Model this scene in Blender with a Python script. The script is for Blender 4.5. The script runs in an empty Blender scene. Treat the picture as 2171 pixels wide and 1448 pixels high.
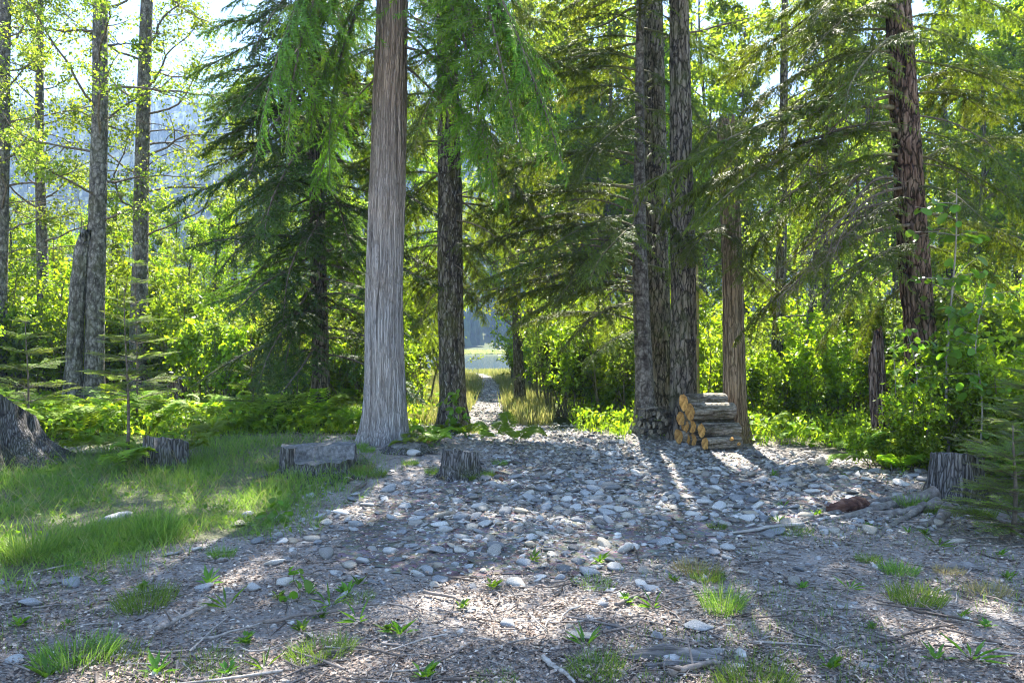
import bpy, math
import numpy as np
from mathutils import Vector, Matrix

SC = bpy.context.scene
COL = SC.collection
R = math.radians
# ------------------------------------------------------------------ camera, sky, sun, exposure
F, CX, HY, CH = 1568.0, 1085.5, 735.0, 1.6      # photo focal length in pixels, principal column, horizon row, eye height
cam = bpy.data.cameras.new('camera'); cam.lens = 26.0; cam.sensor_width = 36.0
cam.shift_y = 11.0 / 2171.0; cam.clip_start = 0.05; cam.clip_end = 6000
camo = bpy.data.objects.new('camera', cam); COL.objects.link(camo)
camo.location = (0, 0, CH); camo.rotation_euler = (R(90), 0, 0)
SC.camera = camo
SUN_AZ, SUN_EL = R(6), R(51)                   # azimuth to the right of the view direction, height
world = bpy.data.worlds.new('World'); SC.world = world; world.use_nodes = True
wn, wl = world.node_tree.nodes, world.node_tree.links
wn.clear()
wout = wn.new('ShaderNodeOutputWorld'); wbg = wn.new('ShaderNodeBackground')
sky = wn.new('ShaderNodeTexSky'); sky.sky_type = 'NISHITA'; sky.sun_disc = False
sky.sun_elevation = SUN_EL; sky.sun_rotation = SUN_AZ; sky.air_density = 1.0; sky.dust_density = 0.1; sky.ozone_density = 1.4
wtc = wn.new('ShaderNodeTexCoord'); wmap = wn.new('ShaderNodeMapping'); wmap.inputs['Scale'].default_value = (1.0, 1.0, 2.6)
wno = wn.new('ShaderNodeTexNoise'); wno.inputs['Scale'].default_value = 2.3; wno.inputs['Detail'].default_value = 7; wno.inputs['Roughness'].default_value = 0.55
wra = wn.new('ShaderNodeValToRGB'); wra.color_ramp.elements[0].position = 0.45; wra.color_ramp.elements[1].position = 0.72
wra.color_ramp.elements[1].color = (0.75, 0.75, 0.75, 1)
wmx = wn.new('ShaderNodeMix'); wmx.data_type = 'RGBA'
wl.new(wtc.outputs['Generated'], wmap.inputs['Vector']); wl.new(wmap.outputs['Vector'], wno.inputs['Vector'])
wl.new(wno.outputs['Fac'], wra.inputs['Fac']); wl.new(wra.outputs['Color'], wmx.inputs['Factor'])
wl.new(sky.outputs['Color'], wmx.inputs['A']); wmx.inputs['B'].default_value = (2.8, 3.7, 5.2, 1)
wl.new(wmx.outputs['Result'], wbg.inputs['Color']); wbg.inputs['Strength'].default_value = 0.060
wl.new(wbg.outputs['Background'], wout.inputs['Surface'])
sun = bpy.data.lights.new('sun', 'SUN'); sun.energy = 4.4; sun.angle = R(0.5); sun.color = (1.0, 0.94, 0.84)
suno = bpy.data.objects.new('sun', sun); COL.objects.link(suno)
sdir = Vector((math.sin(SUN_AZ) * math.cos(SUN_EL), math.cos(SUN_AZ) * math.cos(SUN_EL), math.sin(SUN_EL)))
suno.rotation_euler = (-sdir).to_track_quat('-Z', 'Y').to_euler(); suno.location = (20, 30, 60)
SC.view_settings.view_transform = 'Standard'; SC.view_settings.look = 'None'
SC.view_settings.exposure = 3.05; SC.view_settings.gamma = 1.0; SC.view_settings.use_curve_mapping = False
cy = SC.cycles
cy.max_bounces = 5; cy.diffuse_bounces = 3; cy.glossy_bounces = 2; cy.transmission_bounces = 4; cy.volume_bounces = 1; cy.transparent_max_bounces = 4
cy.filter_width = 1.1; cy.adaptive_threshold = 0.02; cy.use_denoising = True; cy.caustics_reflective = False; cy.caustics_refractive = False; cy.sample_clamp_indirect = 6.0
try: cy.denoising_input_passes = 'RGB_ALBEDO_NORMAL'; cy.denoising_prefilter = 'ACCURATE'
except Exception: pass

# ------------------------------------------------------------------ numeric helpers
HAZE = 0.00065
def hash3(i, j, k):
    n = (i * 374761393 + j * 668265263 + k * 2147483647) & 0xffffffff
    n = ((n ^ (n >> 13)) * 1274126177) & 0xffffffff
    n = n ^ (n >> 16)
    return (n & 0xffff) / 32767.5 - 1.0
def vnoise(x, y, z=0.0):
    x, y, z = np.broadcast_arrays(np.asarray(x, float), np.asarray(y, float), np.asarray(z, float))
    xi, yi, zi = np.floor(x).astype(np.int64), np.floor(y).astype(np.int64), np.floor(z).astype(np.int64)
    fx, fy, fz = x - xi, y - yi, z - zi
    fx, fy, fz = [t * t * (3 - 2 * t) for t in (fx, fy, fz)]
    r = 0.0
    for a in (0, 1):
        for b in (0, 1):
            for c in (0, 1):
                r = r + hash3(xi + a, yi + b, zi + c) * (fx if a else 1 - fx) * (fy if b else 1 - fy) * (fz if c else 1 - fz)
    return r
def fbm(x, y, z=0.0, o=4):
    r, a, s = 0.0, 1.0, 0.0
    for k in range(o):
        r = r + a * vnoise(np.asarray(x) * 2 ** k + 17 * k, np.asarray(y) * 2 ** k - 9 * k, np.asarray(z) * 2 ** k)
        s += a; a *= 0.5
    return r / s
def sstep(a, b, x):
    t = np.clip((np.asarray(x, float) - a) / (b - a), 0, 1); return t * t * (3 - 2 * t)
def norm(v): return v / np.maximum(np.linalg.norm(v, axis=-1, keepdims=True), 1e-9)

def H(x, y):                                    # terrain height
    x = np.asarray(x, float); y = np.asarray(y, float)
    z = 0.24 * np.exp(-(((x + 1.9) / 2.3) ** 2 + ((y - 11.0) / 1.9) ** 2))
    z = z + 0.10 * sstep(-1.5, -5, x) * sstep(4, 8, y) * sstep(30, 18, y)
    z = z + 0.16 * np.exp(-(((x - 5.2) / 1.5) ** 2 + ((y - 8.0) / 1.2) ** 2))
    z = z + 0.05 * fbm(x * 0.55, y * 0.55, 3.0, 3) + 0.012 * fbm(x * 3.1, y * 3.1, 8.0, 2)
    z = z - 1.75 * sstep(28, 118, y) + 3.0 * sstep(225, 262, y) + 18 * sstep(262, 330, y)
    return z
def Hs(x, y): return float(H(x, y))
def P(px, py, d):                               # pixel + distance -> point
    return np.array([(px - CX) / F * d, d, CH + (HY - py) / F * d])
def G(px, py):                                  # pixel -> point on the ground
    z = 0.0
    for _ in range(12):
        d = (CH - z) * F / max(py - HY, 4); x = (px - CX) / F * d; z = 0.5 * z + 0.5 * Hs(x, d)
    return np.array([x, d, Hs(x, d)])
def poly_world(pp): return np.array([G(*p)[:2] for p in pp])
def inside(poly, x, y):
    r = np.zeros(np.shape(x), bool); n = len(poly)
    for i in range(n):
        x1, y1 = poly[i]; x2, y2 = poly[(i + 1) % n]
        c = ((y1 > y) != (y2 > y)) & (x < (x2 - x1) * (y - y1) / (y2 - y1 + 1e-12) + x1); r ^= c
    return r

# ------------------------------------------------------------------ mesh helpers
class Geo:
    def __init__(s): s.V, s.Fc, s.T, s.M, s.n = [], [], [], [], 0
    def add(s, V, faces, tint=0.5, mi=0):
        V = np.asarray(V, float).reshape(-1, 3)
        for f in faces: s.Fc.append((np.asarray(f) + s.n, mi))
        t = np.broadcast_to(np.asarray(tint, float), (len(V),)) if np.ndim(tint) < 2 else np.ravel(tint)
        s.V.append(V); s.T.append(t); s.n += len(V); return s
    def mesh(s, name, mats, smooth=True):
        me = bpy.data.meshes.new(name)
        V = np.concatenate(s.V) if s.V else np.zeros((0, 3))
        lt, li, mm = [], [], []
        for f, mi in s.Fc:
            if len(f) == 0: continue
            lt.append(np.full(len(f), f.shape[1])); li.append(f.ravel()); mm.append(np.full(len(f), mi))
        lt, li, mm = np.concatenate(lt), np.concatenate(li), np.concatenate(mm)
        me.vertices.add(len(V)); me.vertices.foreach_set('co', V.astype(np.float32).ravel())
        me.loops.add(len(li)); me.loops.foreach_set('vertex_index', li.astype(np.int32))
        me.polygons.add(len(lt)); st = np.concatenate([[0], np.cumsum(lt)[:-1]])
        me.polygons.foreach_set('loop_start', st.astype(np.int32)); me.polygons.foreach_set('loop_total', lt.astype(np.int32))
        me.polygons.foreach_set('material_index', mm.astype(np.int32))
        me.polygons.foreach_set('use_smooth', np.full(len(lt), smooth))
        a = me.attributes.new('tint', 'FLOAT', 'POINT'); a.data.foreach_set('value', np.concatenate(s.T).astype(np.float32))
        for m in (mats if isinstance(mats, (list, tuple)) else [mats]): me.materials.append(m)
        me.update(calc_edges=True); return me
def tubes(Pt, Rd, sides=5, cap=False):
    """Pt (n,k,3) centre lines, Rd (n,k) radii -> verts, quads"""
    Pt = np.asarray(Pt, float); Rd = np.asarray(Rd, float)
    if Pt.ndim == 2: Pt, Rd = Pt[None], Rd[None]
    n, k, _ = Pt.shape
    T = norm(np.gradient(Pt, axis=1))
    mt = norm(T.mean(axis=1)); ref = np.where(np.abs(mt[:, 2:3]) > 0.8, np.array([[1.0, 0, 0]]), np.array([[0, 0, 1.0]]))
    A = norm(np.cross(T, ref[:, None, :])); B = np.cross(T, A)
    th = np.arange(sides) / sides * 2 * np.pi
    V = Pt[:, :, None] + Rd[:, :, None, None] * (A[:, :, None] * np.cos(th)[None, None, :, None] + B[:, :, None] * np.sin(th)[None, None, :, None])
    i, j, s = np.meshgrid(np.arange(n), np.arange(k - 1), np.arange(sides), indexing='ij')
    s2 = (s + 1) % sides; b = (i * k + j) * sides
    Q = np.stack([b + s, b + s2, b + sides + s2, b + sides + s], -1).reshape(-1, 4)
    fs = [Q]
    if cap:
        e = (np.arange(n)[:, None] * k + k - 1) * sides + np.arange(sides)[None]
        st = (np.arange(n)[:, None] * k) * sides + np.arange(sides)[None, ::-1]
        fs += [e, st]
    return V.reshape(-1, 3), fs
def blades(P0, D, S, L, Wd, bend):
    """narrow tapering blades: base pair, middle pair, tip; bend = downward sag of tip"""
    n = len(P0); L = np.broadcast_to(L, (n,))[:, None]; Wd = np.broadcast_to(Wd, (n,))[:, None]; bend = np.broadcast_to(bend, (n,))[:, None]
    Z = np.array([[0, 0, 1.0]])
    m = P0 + D * L * 0.55 - Z * bend * L * 0.25; t = P0 + D * L - Z * bend * L
    V = np.stack([P0 - S * Wd * 0.3, P0 + S * Wd * 0.3, m + S * Wd * 0.5, m - S * Wd * 0.5, t], 1)
    b = np.arange(n) * 5
    return V.reshape(-1, 3), [np.stack([b, b + 1, b + 2, b + 3], -1), np.stack([b + 3, b + 2, b + 4], -1)]
def leaves(P0, D, N, L, Wd, fold=0.25):
    n = len(P0); L = np.broadcast_to(L, (n,))[:, None]; Wd = np.broadcast_to(Wd, (n,))[:, None]
    S = norm(np.cross(D, N)); N = np.cross(S, D)
    V = np.stack([P0, P0 + D * L * .42 + S * Wd * .5 + N * Wd * fold, P0 + D * L - N * L * .12, P0 + D * L * .42 - S * Wd * .5 + N * Wd * fold], 1)
    b = np.arange(n) * 4
    return V.reshape(-1, 3), [np.stack([b, b + 1, b + 2], -1), np.stack([b, b + 2, b + 3], -1)]
def rdir(rg, n): return norm(rg.normal(size=(n, 3)))

# ------------------------------------------------------------------ object helpers
def obj(name, me, parent=None, loc=None):
    o = bpy.data.objects.new(name, me); COL.objects.link(o)
    if parent is not None: o.parent = parent
    if loc is not None: o.location = loc
    return o
def tag(o, label=None, cat=None, group=None, kind=None):
    if label: o['label'] = label
    if cat: o['category'] = cat
    if group: o['group'] = group
    if kind: o['kind'] = kind
    return o
def thing(name, label, cat, loc=(0, 0, 0), group=None): return tag(obj(name, None, None, tuple(loc)), label, cat, group)
def copy_tree(o, parent=None):
    c = o.copy(); COL.objects.link(c)
    if parent is not None: c.parent = parent
    for ch in KIDS.get(o.name, list(o.children)): copy_tree(ch, c)
    return c
KIDS = {}
def place(proto, first, loc, rz=0.0, sc=1.0, label=None, group=None, cat=None):
    o = proto if first else copy_tree(proto)
    o.location = tuple(loc); o.rotation_euler = (0, 0, rz); o.scale = (sc,) * 3 if np.ndim(sc) == 0 else tuple(sc)
    return tag(o, label, cat, group)

# ------------------------------------------------------------------ materials
def mat(name):
    m = bpy.data.materials.new(name); m.use_nodes = True; nt = m.node_tree; nt.nodes.clear()
    out = nt.nodes.new('ShaderNodeOutputMaterial'); return m, nt.nodes, nt.links, out
def node(nodes, t, **kw):
    n = nodes.new(t)
    for k, v in kw.items():
        if k in ('data_type', 'blend_type', 'operation', 'attribute_name', 'noise_dimensions', 'feature', 'distance'): setattr(n, k, v)
        else: n.inputs[k.replace('_', ' ')].default_value = v
    return n
def ramp(nodes, stops):
    n = nodes.new('ShaderNodeValToRGB'); e = n.color_ramp.elements
    while len(e) < len(stops): e.new(0.5)
    for q, (p, c) in zip(e, stops): q.position = p; q.color = tuple(c) + (1,) if len(c) == 3 else c
    return n
def leaf_mat(name, a, b, tr, mixf=0.5, rough=0.5, spec=0.3, ovar=0.35):
    m, n, l, out = mat(name)
    at = node(n, 'ShaderNodeAttribute', attribute_name='tint'); oi = n.new('ShaderNodeObjectInfo')
    mx = node(n, 'ShaderNodeMix', data_type='RGBA'); mx.inputs['A'].default_value = a + (1,); mx.inputs['B'].default_value = b + (1,)
    l.new(at.outputs['Fac'], mx.inputs['Factor'])
    mp = node(n, 'ShaderNodeMapRange'); mp.inputs['To Min'].default_value = 1 - ovar; mp.inputs['To Max'].default_value = 1 + ovar
    l.new(oi.outputs['Random'], mp.inputs['Value'])
    hs = node(n, 'ShaderNodeHueSaturation'); l.new(mx.outputs['Result'], hs.inputs['Color']); l.new(mp.outputs['Result'], hs.inputs['Value'])
    m2 = node(n, 'ShaderNodeMapRange'); m2.inputs['To Min'].default_value = 0.488; m2.inputs['To Max'].default_value = 0.512
    l.new(oi.outputs['Random'], m2.inputs['Value']); l.new(m2.outputs['Result'], hs.inputs['Hue'])
    mt = node(n, 'ShaderNodeMix', data_type='RGBA', blend_type='MULTIPLY'); mt.inputs['Factor'].default_value = 1.0
    l.new(hs.outputs['Color'], mt.inputs['A']); mt.inputs['B'].default_value = tr + (1,)
    pb = node(n, 'ShaderNodeBsdfPrincipled', Roughness=rough); pb.inputs['Specular IOR Level'].default_value = spec
    l.new(hs.outputs['Color'], pb.inputs['Base Color'])
    tl = n.new('ShaderNodeBsdfTranslucent'); l.new(mt.outputs['Result'], tl.inputs['Color'])
    ms = n.new('ShaderNodeMixShader'); ms.inputs[0].default_value = mixf
    l.new(pb.outputs[0], ms.inputs[1]); l.new(tl.outputs[0], ms.inputs[2]); l.new(ms.outputs[0], out.inputs['Surface'])
    return m
def bark_mat(name, dark, mid, light, scale=(14, 14, 2.0), rough=0.9, bump=0.5, moss=0.0, mosscol=(0.10, 0.13, 0.03), band=0.0, bandcol=(0.02, 0.018, 0.016), fleck=0.0, grey=None, crack=0.0, cscale=(15, 15, 3.2), warm=None):
    """stretched noise bark; 'tint' (ridge height 0..1) lightens the crests; optional moss, horizontal bands, pale flecks"""
    m, n, l, out = mat(name)
    tc = n.new('ShaderNodeTexCoord'); mp = n.new('ShaderNodeMapping'); mp.inputs['Scale'].default_value = scale
    l.new(tc.outputs['Object'], mp.inputs['Vector'])
    no = node(n, 'ShaderNodeTexNoise', Scale=1.0, Detail=7.0, Roughness=0.62); l.new(mp.outputs[0], no.inputs['Vector'])
    at = node(n, 'ShaderNodeAttribute', attribute_name='tint')
    ad = node(n, 'ShaderNodeMath', operation='MULTIPLY_ADD'); l.new(at.outputs['Fac'], ad.inputs[0]); ad.inputs[1].default_value = 0.55
    sb = node(n, 'ShaderNodeMath', operation='MULTIPLY_ADD'); l.new(no.outputs['Fac'], sb.inputs[0]); sb.inputs[1].default_value = 1.5; sb.inputs[2].default_value = -0.52
    l.new(sb.outputs[0], ad.inputs[2])
    rp = ramp(n, [(0.15, dark), (0.5, mid), (0.85, light)]); l.new(ad.outputs[0], rp.inputs['Fac'])
    col = rp.outputs['Color']
    def over(fac, c):
        nonlocal col
        mx = node(n, 'ShaderNodeMix', data_type='RGBA'); l.new(fac, mx.inputs['Factor']); l.new(col, mx.inputs['A'])
        mx.inputs['B'].default_value = tuple(c) + (1,); col = mx.outputs['Result']
    crk = None
    if crack > 0:              # plates split by dark wandering cracks
        m7 = n.new('ShaderNodeMapping'); m7.inputs['Scale'].default_value = cscale; l.new(tc.outputs['Object'], m7.inputs['Vector'])
        n7 = node(n, 'ShaderNodeTexNoise', Scale=6.0, Detail=4.0); l.new(tc.outputs['Object'], n7.inputs['Vector'])
        v7 = node(n, 'ShaderNodeVectorMath', operation='MULTIPLY_ADD'); l.new(n7.outputs['Color'], v7.inputs[0]); v7.inputs[1].default_value = (1.6, 1.6, 0.8); l.new(m7.outputs[0], v7.inputs[2])
        vo = node(n, 'ShaderNodeTexVoronoi', feature='DISTANCE_TO_EDGE', Scale=1.0); l.new(v7.outputs[0], vo.inputs['Vector'])
        r7 = ramp(n, [(0.02, (crack, crack, crack)), (0.16, (0, 0, 0))]); l.new(vo.outputs['Distance'], r7.inputs['Fac']); over(r7.outputs['Color'], tuple(0.55 * q for q in dark)); crk = vo.outputs['Distance']
    if grey is not None:       # weathered grey patches
        n3 = node(n, 'ShaderNodeTexNoise', Scale=1.3, Detail=4.0); l.new(tc.outputs['Object'], n3.inputs['Vector'])
        r3 = ramp(n, [(0.42, (0, 0, 0)), (0.62, (0.65, 0.65, 0.65))]); l.new(n3.outputs['Fac'], r3.inputs['Fac'])
        mx = node(n, 'ShaderNodeMix', data_type='RGBA', blend_type='MULTIPLY'); l.new(r3.outputs['Color'], mx.inputs['Factor'])
        l.new(col, mx.inputs['A']); mx.inputs['B'].default_value = tuple(grey) + (1,); col = mx.outputs['Result']
    if warm is not None:       # fresher reddish bark higher up the trunk
        sz = n.new('ShaderNodeSeparateXYZ'); l.new(tc.outputs['Object'], sz.inputs[0]); mz = node(n, 'ShaderNodeMapRange'); mz.inputs['From Min'].default_value = 1.6; mz.inputs['From Max'].default_value = 5.5; l.new(sz.outputs['Z'], mz.inputs['Value'])
        mw = node(n, 'ShaderNodeMix', data_type='RGBA', blend_type='MULTIPLY'); l.new(mz.outputs['Result'], mw.inputs['Factor']); l.new(col, mw.inputs['A']); mw.inputs['B'].default_value = tuple(warm) + (1,); col = mw.outputs['Result']
    if band > 0:
        m4 = n.new('ShaderNodeMapping'); m4.inputs['Scale'].default_value = (5.0, 5.0, 44.0); l.new(tc.outputs['Object'], m4.inputs['Vector'])
        n4 = node(n, 'ShaderNodeTexNoise', Scale=1.0, Detail=5.0, Roughness=0.72); l.new(m4.outputs[0], n4.inputs['Vector'])
        r4 = ramp(n, [(0.57, (0, 0, 0)), (0.66, (band, band, band))]); l.new(n4.outputs['Fac'], r4.inputs['Fac']); over(r4.outputs['Color'], bandcol)
    if fleck > 0:
        m5 = n.new('ShaderNodeMapping'); m5.inputs['Scale'].default_value = (30, 30, 9); l.new(tc.outputs['Object'], m5.inputs['Vector'])
        n5 = node(n, 'ShaderNodeTexNoise', Scale=1.0, Detail=2.0); l.new(m5.outputs[0], n5.inputs['Vector'])
        r5 = ramp(n, [(0.62, (0, 0, 0)), (0.70, (fleck, fleck, fleck))]); l.new(n5.outputs['Fac'], r5.inputs['Fac']); over(r5.outputs['Color'], (0.42, 0.42, 0.40))
    if moss > 0:
        n6 = node(n, 'ShaderNodeTexNoise', Scale=2.6, Detail=6.0, Roughness=0.7); l.new(tc.outputs['Object'], n6.inputs['Vector'])
        r6 = ramp(n, [(0.46, (0, 0, 0)), (0.66, (moss, moss, moss))]); l.new(n6.outputs['Fac'], r6.inputs['Fac']); over(r6.outputs['Color'], mosscol)
    pb = node(n, 'ShaderNodeBsdfPrincipled', Roughness=rough); pb.inputs['Specular IOR Level'].default_value = 0.2
    l.new(col, pb.inputs['Base Color'])
    bp = n.new('ShaderNodeBump'); bp.inputs['Strength'].default_value = bump; bp.inputs['Distance'].default_value = 0.02
    hgt = no.outputs['Fac']
    if crk is not None:
        mn = node(n, 'ShaderNodeMath', operation='MINIMUM'); l.new(crk, mn.inputs[0]); mn.inputs[1].default_value = 0.25
        ah = node(n, 'ShaderNodeMath', operation='MULTIPLY_ADD'); l.new(mn.outputs[0], ah.inputs[0]); ah.inputs[1].default_value = 3.0; l.new(hgt, ah.inputs[2]); hgt = ah.outputs[0]
    l.new(hgt, bp.inputs['Height']); l.new(bp.outputs[0], pb.inputs['Normal'])
    l.new(pb.outputs[0], out.inputs['Surface']); return m
def var_mat(name, cols, rough=0.85, nscale=20.0, bump=0.3, spec=0.3, obj_random=True, namp=0.5):
    """colour picked along a ramp by the piece's own tint (+ object random), mottled by noise"""
    m, n, l, out = mat(name)
    at = node(n, 'ShaderNodeAttribute', attribute_name='tint'); fac = at.outputs['Fac']
    if obj_random:
        oi = n.new('ShaderNodeObjectInfo'); s = node(n, 'ShaderNodeMath', operation='ADD'); l.new(fac, s.inputs[0]); l.new(oi.outputs['Random'], s.inputs[1])
        w = node(n, 'ShaderNodeMath', operation='FRACT'); l.new(s.outputs[0], w.inputs[0]); fac = w.outputs[0]
    rp = ramp(n, [(i / (len(cols) - 1) * 0.98 + 0.01, c) for i, c in enumerate(cols)]); l.new(fac, rp.inputs['Fac'])
    tc = n.new('ShaderNodeTexCoord'); no = node(n, 'ShaderNodeTexNoise', Scale=nscale, Detail=6.0, Roughness=0.65); l.new(tc.outputs['Object'], no.inputs['Vector'])
    mr = node(n, 'ShaderNodeMapRange'); mr.inputs['From Min'].default_value = 0.3; mr.inputs['From Max'].default_value = 0.7
    mr.inputs['To Min'].default_value = 1 - namp; mr.inputs['To Max'].default_value = 1 + namp; l.new(no.outputs['Fac'], mr.inputs['Value'])
    mx = node(n, 'ShaderNodeMix', data_type='RGBA', blend_type='MULTIPLY'); mx.inputs['Factor'].default_value = 1.0
    l.new(rp.outputs['Color'], mx.inputs['A']); l.new(mr.outputs['Result'], mx.inputs['B'])
    pb = node(n, 'ShaderNodeBsdfPrincipled', Roughness=rough); pb.inputs['Specular IOR Level'].default_value = spec
    l.new(mx.outputs['Result'], pb.inputs['Base Color'])
    bp = n.new('ShaderNodeBump'); bp.inputs['Strength'].default_value = bump; bp.inputs['Distance'].default_value = 0.01
    l.new(no.outputs['Fac'], bp.inputs['Height']); l.new(bp.outputs[0], pb.inputs['Normal'])
    l.new(pb.outputs[0], out.inputs['Surface']); return m

M = {}
M['cedar_leaf'] = leaf_mat('cedar_leaf', (0.050, 0.130, 0.016), (0.165, 0.330, 0.032), (1.6, 1.5, 0.6), 0.42, 0.55, 0.2, 0.25)
M['hemlock_leaf'] = leaf_mat('hemlock_leaf', (0.040, 0.072, 0.015), (0.150, 0.205, 0.030), (2.0, 1.8, 0.5), 0.42, 0.55, 0.2)
M['fir_leaf'] = leaf_mat('fir_leaf', (0.024, 0.058, 0.012), (0.085, 0.155, 0.026), (1.9, 1.75, 0.5), 0.40, 0.55, 0.2)
M['sapling_fir_leaf'] = leaf_mat('sapling_fir_leaf', (0.080, 0.165, 0.030), (0.220, 0.310, 0.055), (1.8, 1.65, 0.6), 0.5, 0.5, 0.25)
M['broad_leaf'] = leaf_mat('broad_leaf', (0.080, 0.150, 0.013), (0.225, 0.330, 0.024), (2.1, 1.9, 0.6), 0.52, 0.45, 0.3)
M['birch_leaf'] = leaf_mat('birch_leaf', (0.095, 0.150, 0.022), (0.235, 0.300, 0.042), (1.8, 1.7, 0.8), 0.5, 0.45, 0.3)
M['dull_leaf'] = leaf_mat('dull_leaf', (0.050, 0.095, 0.020), (0.140, 0.200, 0.035), (1.8, 1.7, 0.7), 0.48, 0.5, 0.3)
M['sapling_leaf'] = leaf_mat('sapling_leaf', (0.065, 0.17, 0.022), (0.15, 0.28, 0.032), (1.7, 1.6, 0.6), 0.45, 0.4, 0.4, 0.25)
M['fern_leaf'] = leaf_mat('fern_leaf', (0.120, 0.260, 0.022), (0.290, 0.410, 0.034), (1.8, 1.65, 0.6), 0.5, 0.5, 0.25)
M['grass'] = leaf_mat('grass', (0.075, 0.17, 0.028), (0.21, 0.31, 0.07), (1.8, 1.7, 0.9), 0.45, 0.5, 0.3, 0.2)
M['meadow'] = leaf_mat('meadow', (0.17, 0.22, 0.06), (0.34, 0.32, 0.15), (1.4, 1.35, 0.9), 0.42, 0.6, 0.2)
M['dry_grass'] = leaf_mat('dry_grass', (0.28, 0.24, 0.11), (0.42, 0.38, 0.19), (1.2, 1.1, 0.8), 0.35, 0.6, 0.2)
M['cedar_bark'] = bark_mat('cedar_bark', (0.085, 0.076, 0.070), (0.29, 0.265, 0.25), (0.48, 0.455, 0.44), (30, 30, 1.3), 0.9, 0.9, fleck=0.3, grey=(0.80, 0.88, 0.98), crack=0.55, cscale=(40, 40, 1.1), warm=(0.86, 0.69, 0.56))
M['mossy_bark'] = bark_mat('mossy_bark', (0.022, 0.019, 0.016), (0.085, 0.075, 0.062), (0.23, 0.21, 0.18), (20, 20, 5), 0.9, 0.9, moss=0.6, mosscol=(0.085, 0.095, 0.022), fleck=0.7, crack=0.85, cscale=(17, 17, 4.5))
M['furrow_bark'] = bark_mat('furrow_bark', (0.022, 0.018, 0.015), (0.115, 0.098, 0.08), (0.25, 0.22, 0.19), (24, 24, 5), 0.9, 0.9, moss=0.3, fleck=0.15, crack=0.95, cscale=(13, 13, 2.6))
M['birch_bark'] = bark_mat('birch_bark', (0.022, 0.020, 0.017), (0.095, 0.088, 0.078), (0.29, 0.28, 0.265), (10, 10, 6), 0.8, 0.8, moss=0.5, mosscol=(0.075, 0.085, 0.03), band=0.8, fleck=0.45, crack=0.6, cscale=(9, 9, 5))
M['dark_birch_bark'] = bark_mat('dark_birch_bark', (0.028, 0.023, 0.021), (0.11, 0.095, 0.086), (0.30, 0.28, 0.26), (10, 10, 9), 0.8, 0.8, band=0.8, fleck=0.3, crack=0.5, cscale=(10, 10, 7))
M['red_bark'] = bark_mat('red_bark', (0.024, 0.014, 0.011), (0.115, 0.072, 0.055), (0.25, 0.18, 0.145), (22, 22, 4), 0.9, 1.0, moss=0.15, crack=0.95, cscale=(16, 16, 3.4))
M['brown_bark'] = bark_mat('brown_bark', (0.055, 0.037, 0.024), (0.215, 0.155, 0.10), (0.38, 0.295, 0.20), (26, 26, 2), 0.9, 0.9, moss=0.15, crack=0.7, cscale=(26, 26, 1.4))
M['twig'] = bark_mat('twig', (0.05, 0.04, 0.032), (0.12, 0.10, 0.08), (0.22, 0.19, 0.16), (20, 20, 20), 0.9, 0.3)
M['moss_twig'] = bark_mat('moss_twig', (0.05, 0.045, 0.03), (0.13, 0.12, 0.07), (0.22, 0.21, 0.12), (20, 20, 20), 0.9, 0.3, moss=0.5)
M['grey_stem'] = bark_mat('grey_stem', (0.09, 0.083, 0.07), (0.20, 0.185, 0.16), (0.31, 0.295, 0.26), (12, 12, 8), 0.8, 0.3)
M['stump_wood'] = bark_mat('stump_wood', (0.024, 0.023, 0.023), (0.115, 0.113, 0.115), (0.27, 0.265, 0.268), (30, 30, 3), 0.9, 1.0, moss=0.4, mosscol=(0.10, 0.12, 0.045), crack=0.8, cscale=(38, 38, 4.5))
M['stump_top'] = bark_mat('stump_top', (0.05, 0.05, 0.05), (0.145, 0.145, 0.145), (0.27, 0.27, 0.27), (22, 22, 22), 0.9, 0.6, moss=0.2, mosscol=(0.12, 0.12, 0.06))
M['snag_wood'] = bark_mat('snag_wood', (0.03, 0.019, 0.015), (0.15, 0.10, 0.078), (0.34, 0.27, 0.235), (34, 34, 1.5), 0.9, 1.0, crack=0.9, cscale=(26, 26, 1.4))
M['rot_wood'] = bark_mat('rot_wood', (0.03, 0.015, 0.011), (0.095, 0.046, 0.033), (0.20, 0.12, 0.09), (6, 30, 30), 0.9, 0.8)
M['pale_wood'] = bark_mat('pale_wood', (0.14, 0.125, 0.115), (0.33, 0.31, 0.29), (0.55, 0.53, 0.50), (3, 40, 40), 0.85, 0.6)
M['log_bark'] = bark_mat('log_bark', (0.065, 0.052, 0.040), (0.21, 0.18, 0.145), (0.37, 0.335, 0.285), (8, 22, 22), 0.9, 0.9, moss=0.15, fleck=0.25, crack=0.4, cscale=(9, 20, 20))
M['root_wood'] = bark_mat('root_wood', (0.06, 0.052, 0.047), (0.17, 0.155, 0.145), (0.33, 0.31, 0.295), (16, 16, 16), 0.9, 0.8, moss=0.15)
M['driftwood'] = bark_mat('driftwood', (0.06, 0.055, 0.052), (0.20, 0.19, 0.185), (0.38, 0.37, 0.36), (2.5, 60, 60), 0.9, 1.0)
M['split_wood'] = bark_mat('split_wood', (0.06, 0.052, 0.042), (0.17, 0.15, 0.115), (0.33, 0.30, 0.23), (6, 24, 24), 0.9, 0.5)
M['pole_wood'] = bark_mat('pole_wood', (0.16, 0.12, 0.05), (0.30, 0.24, 0.11), (0.40, 0.33, 0.17), (24, 24, 1.5), 0.85, 0.4)
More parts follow.
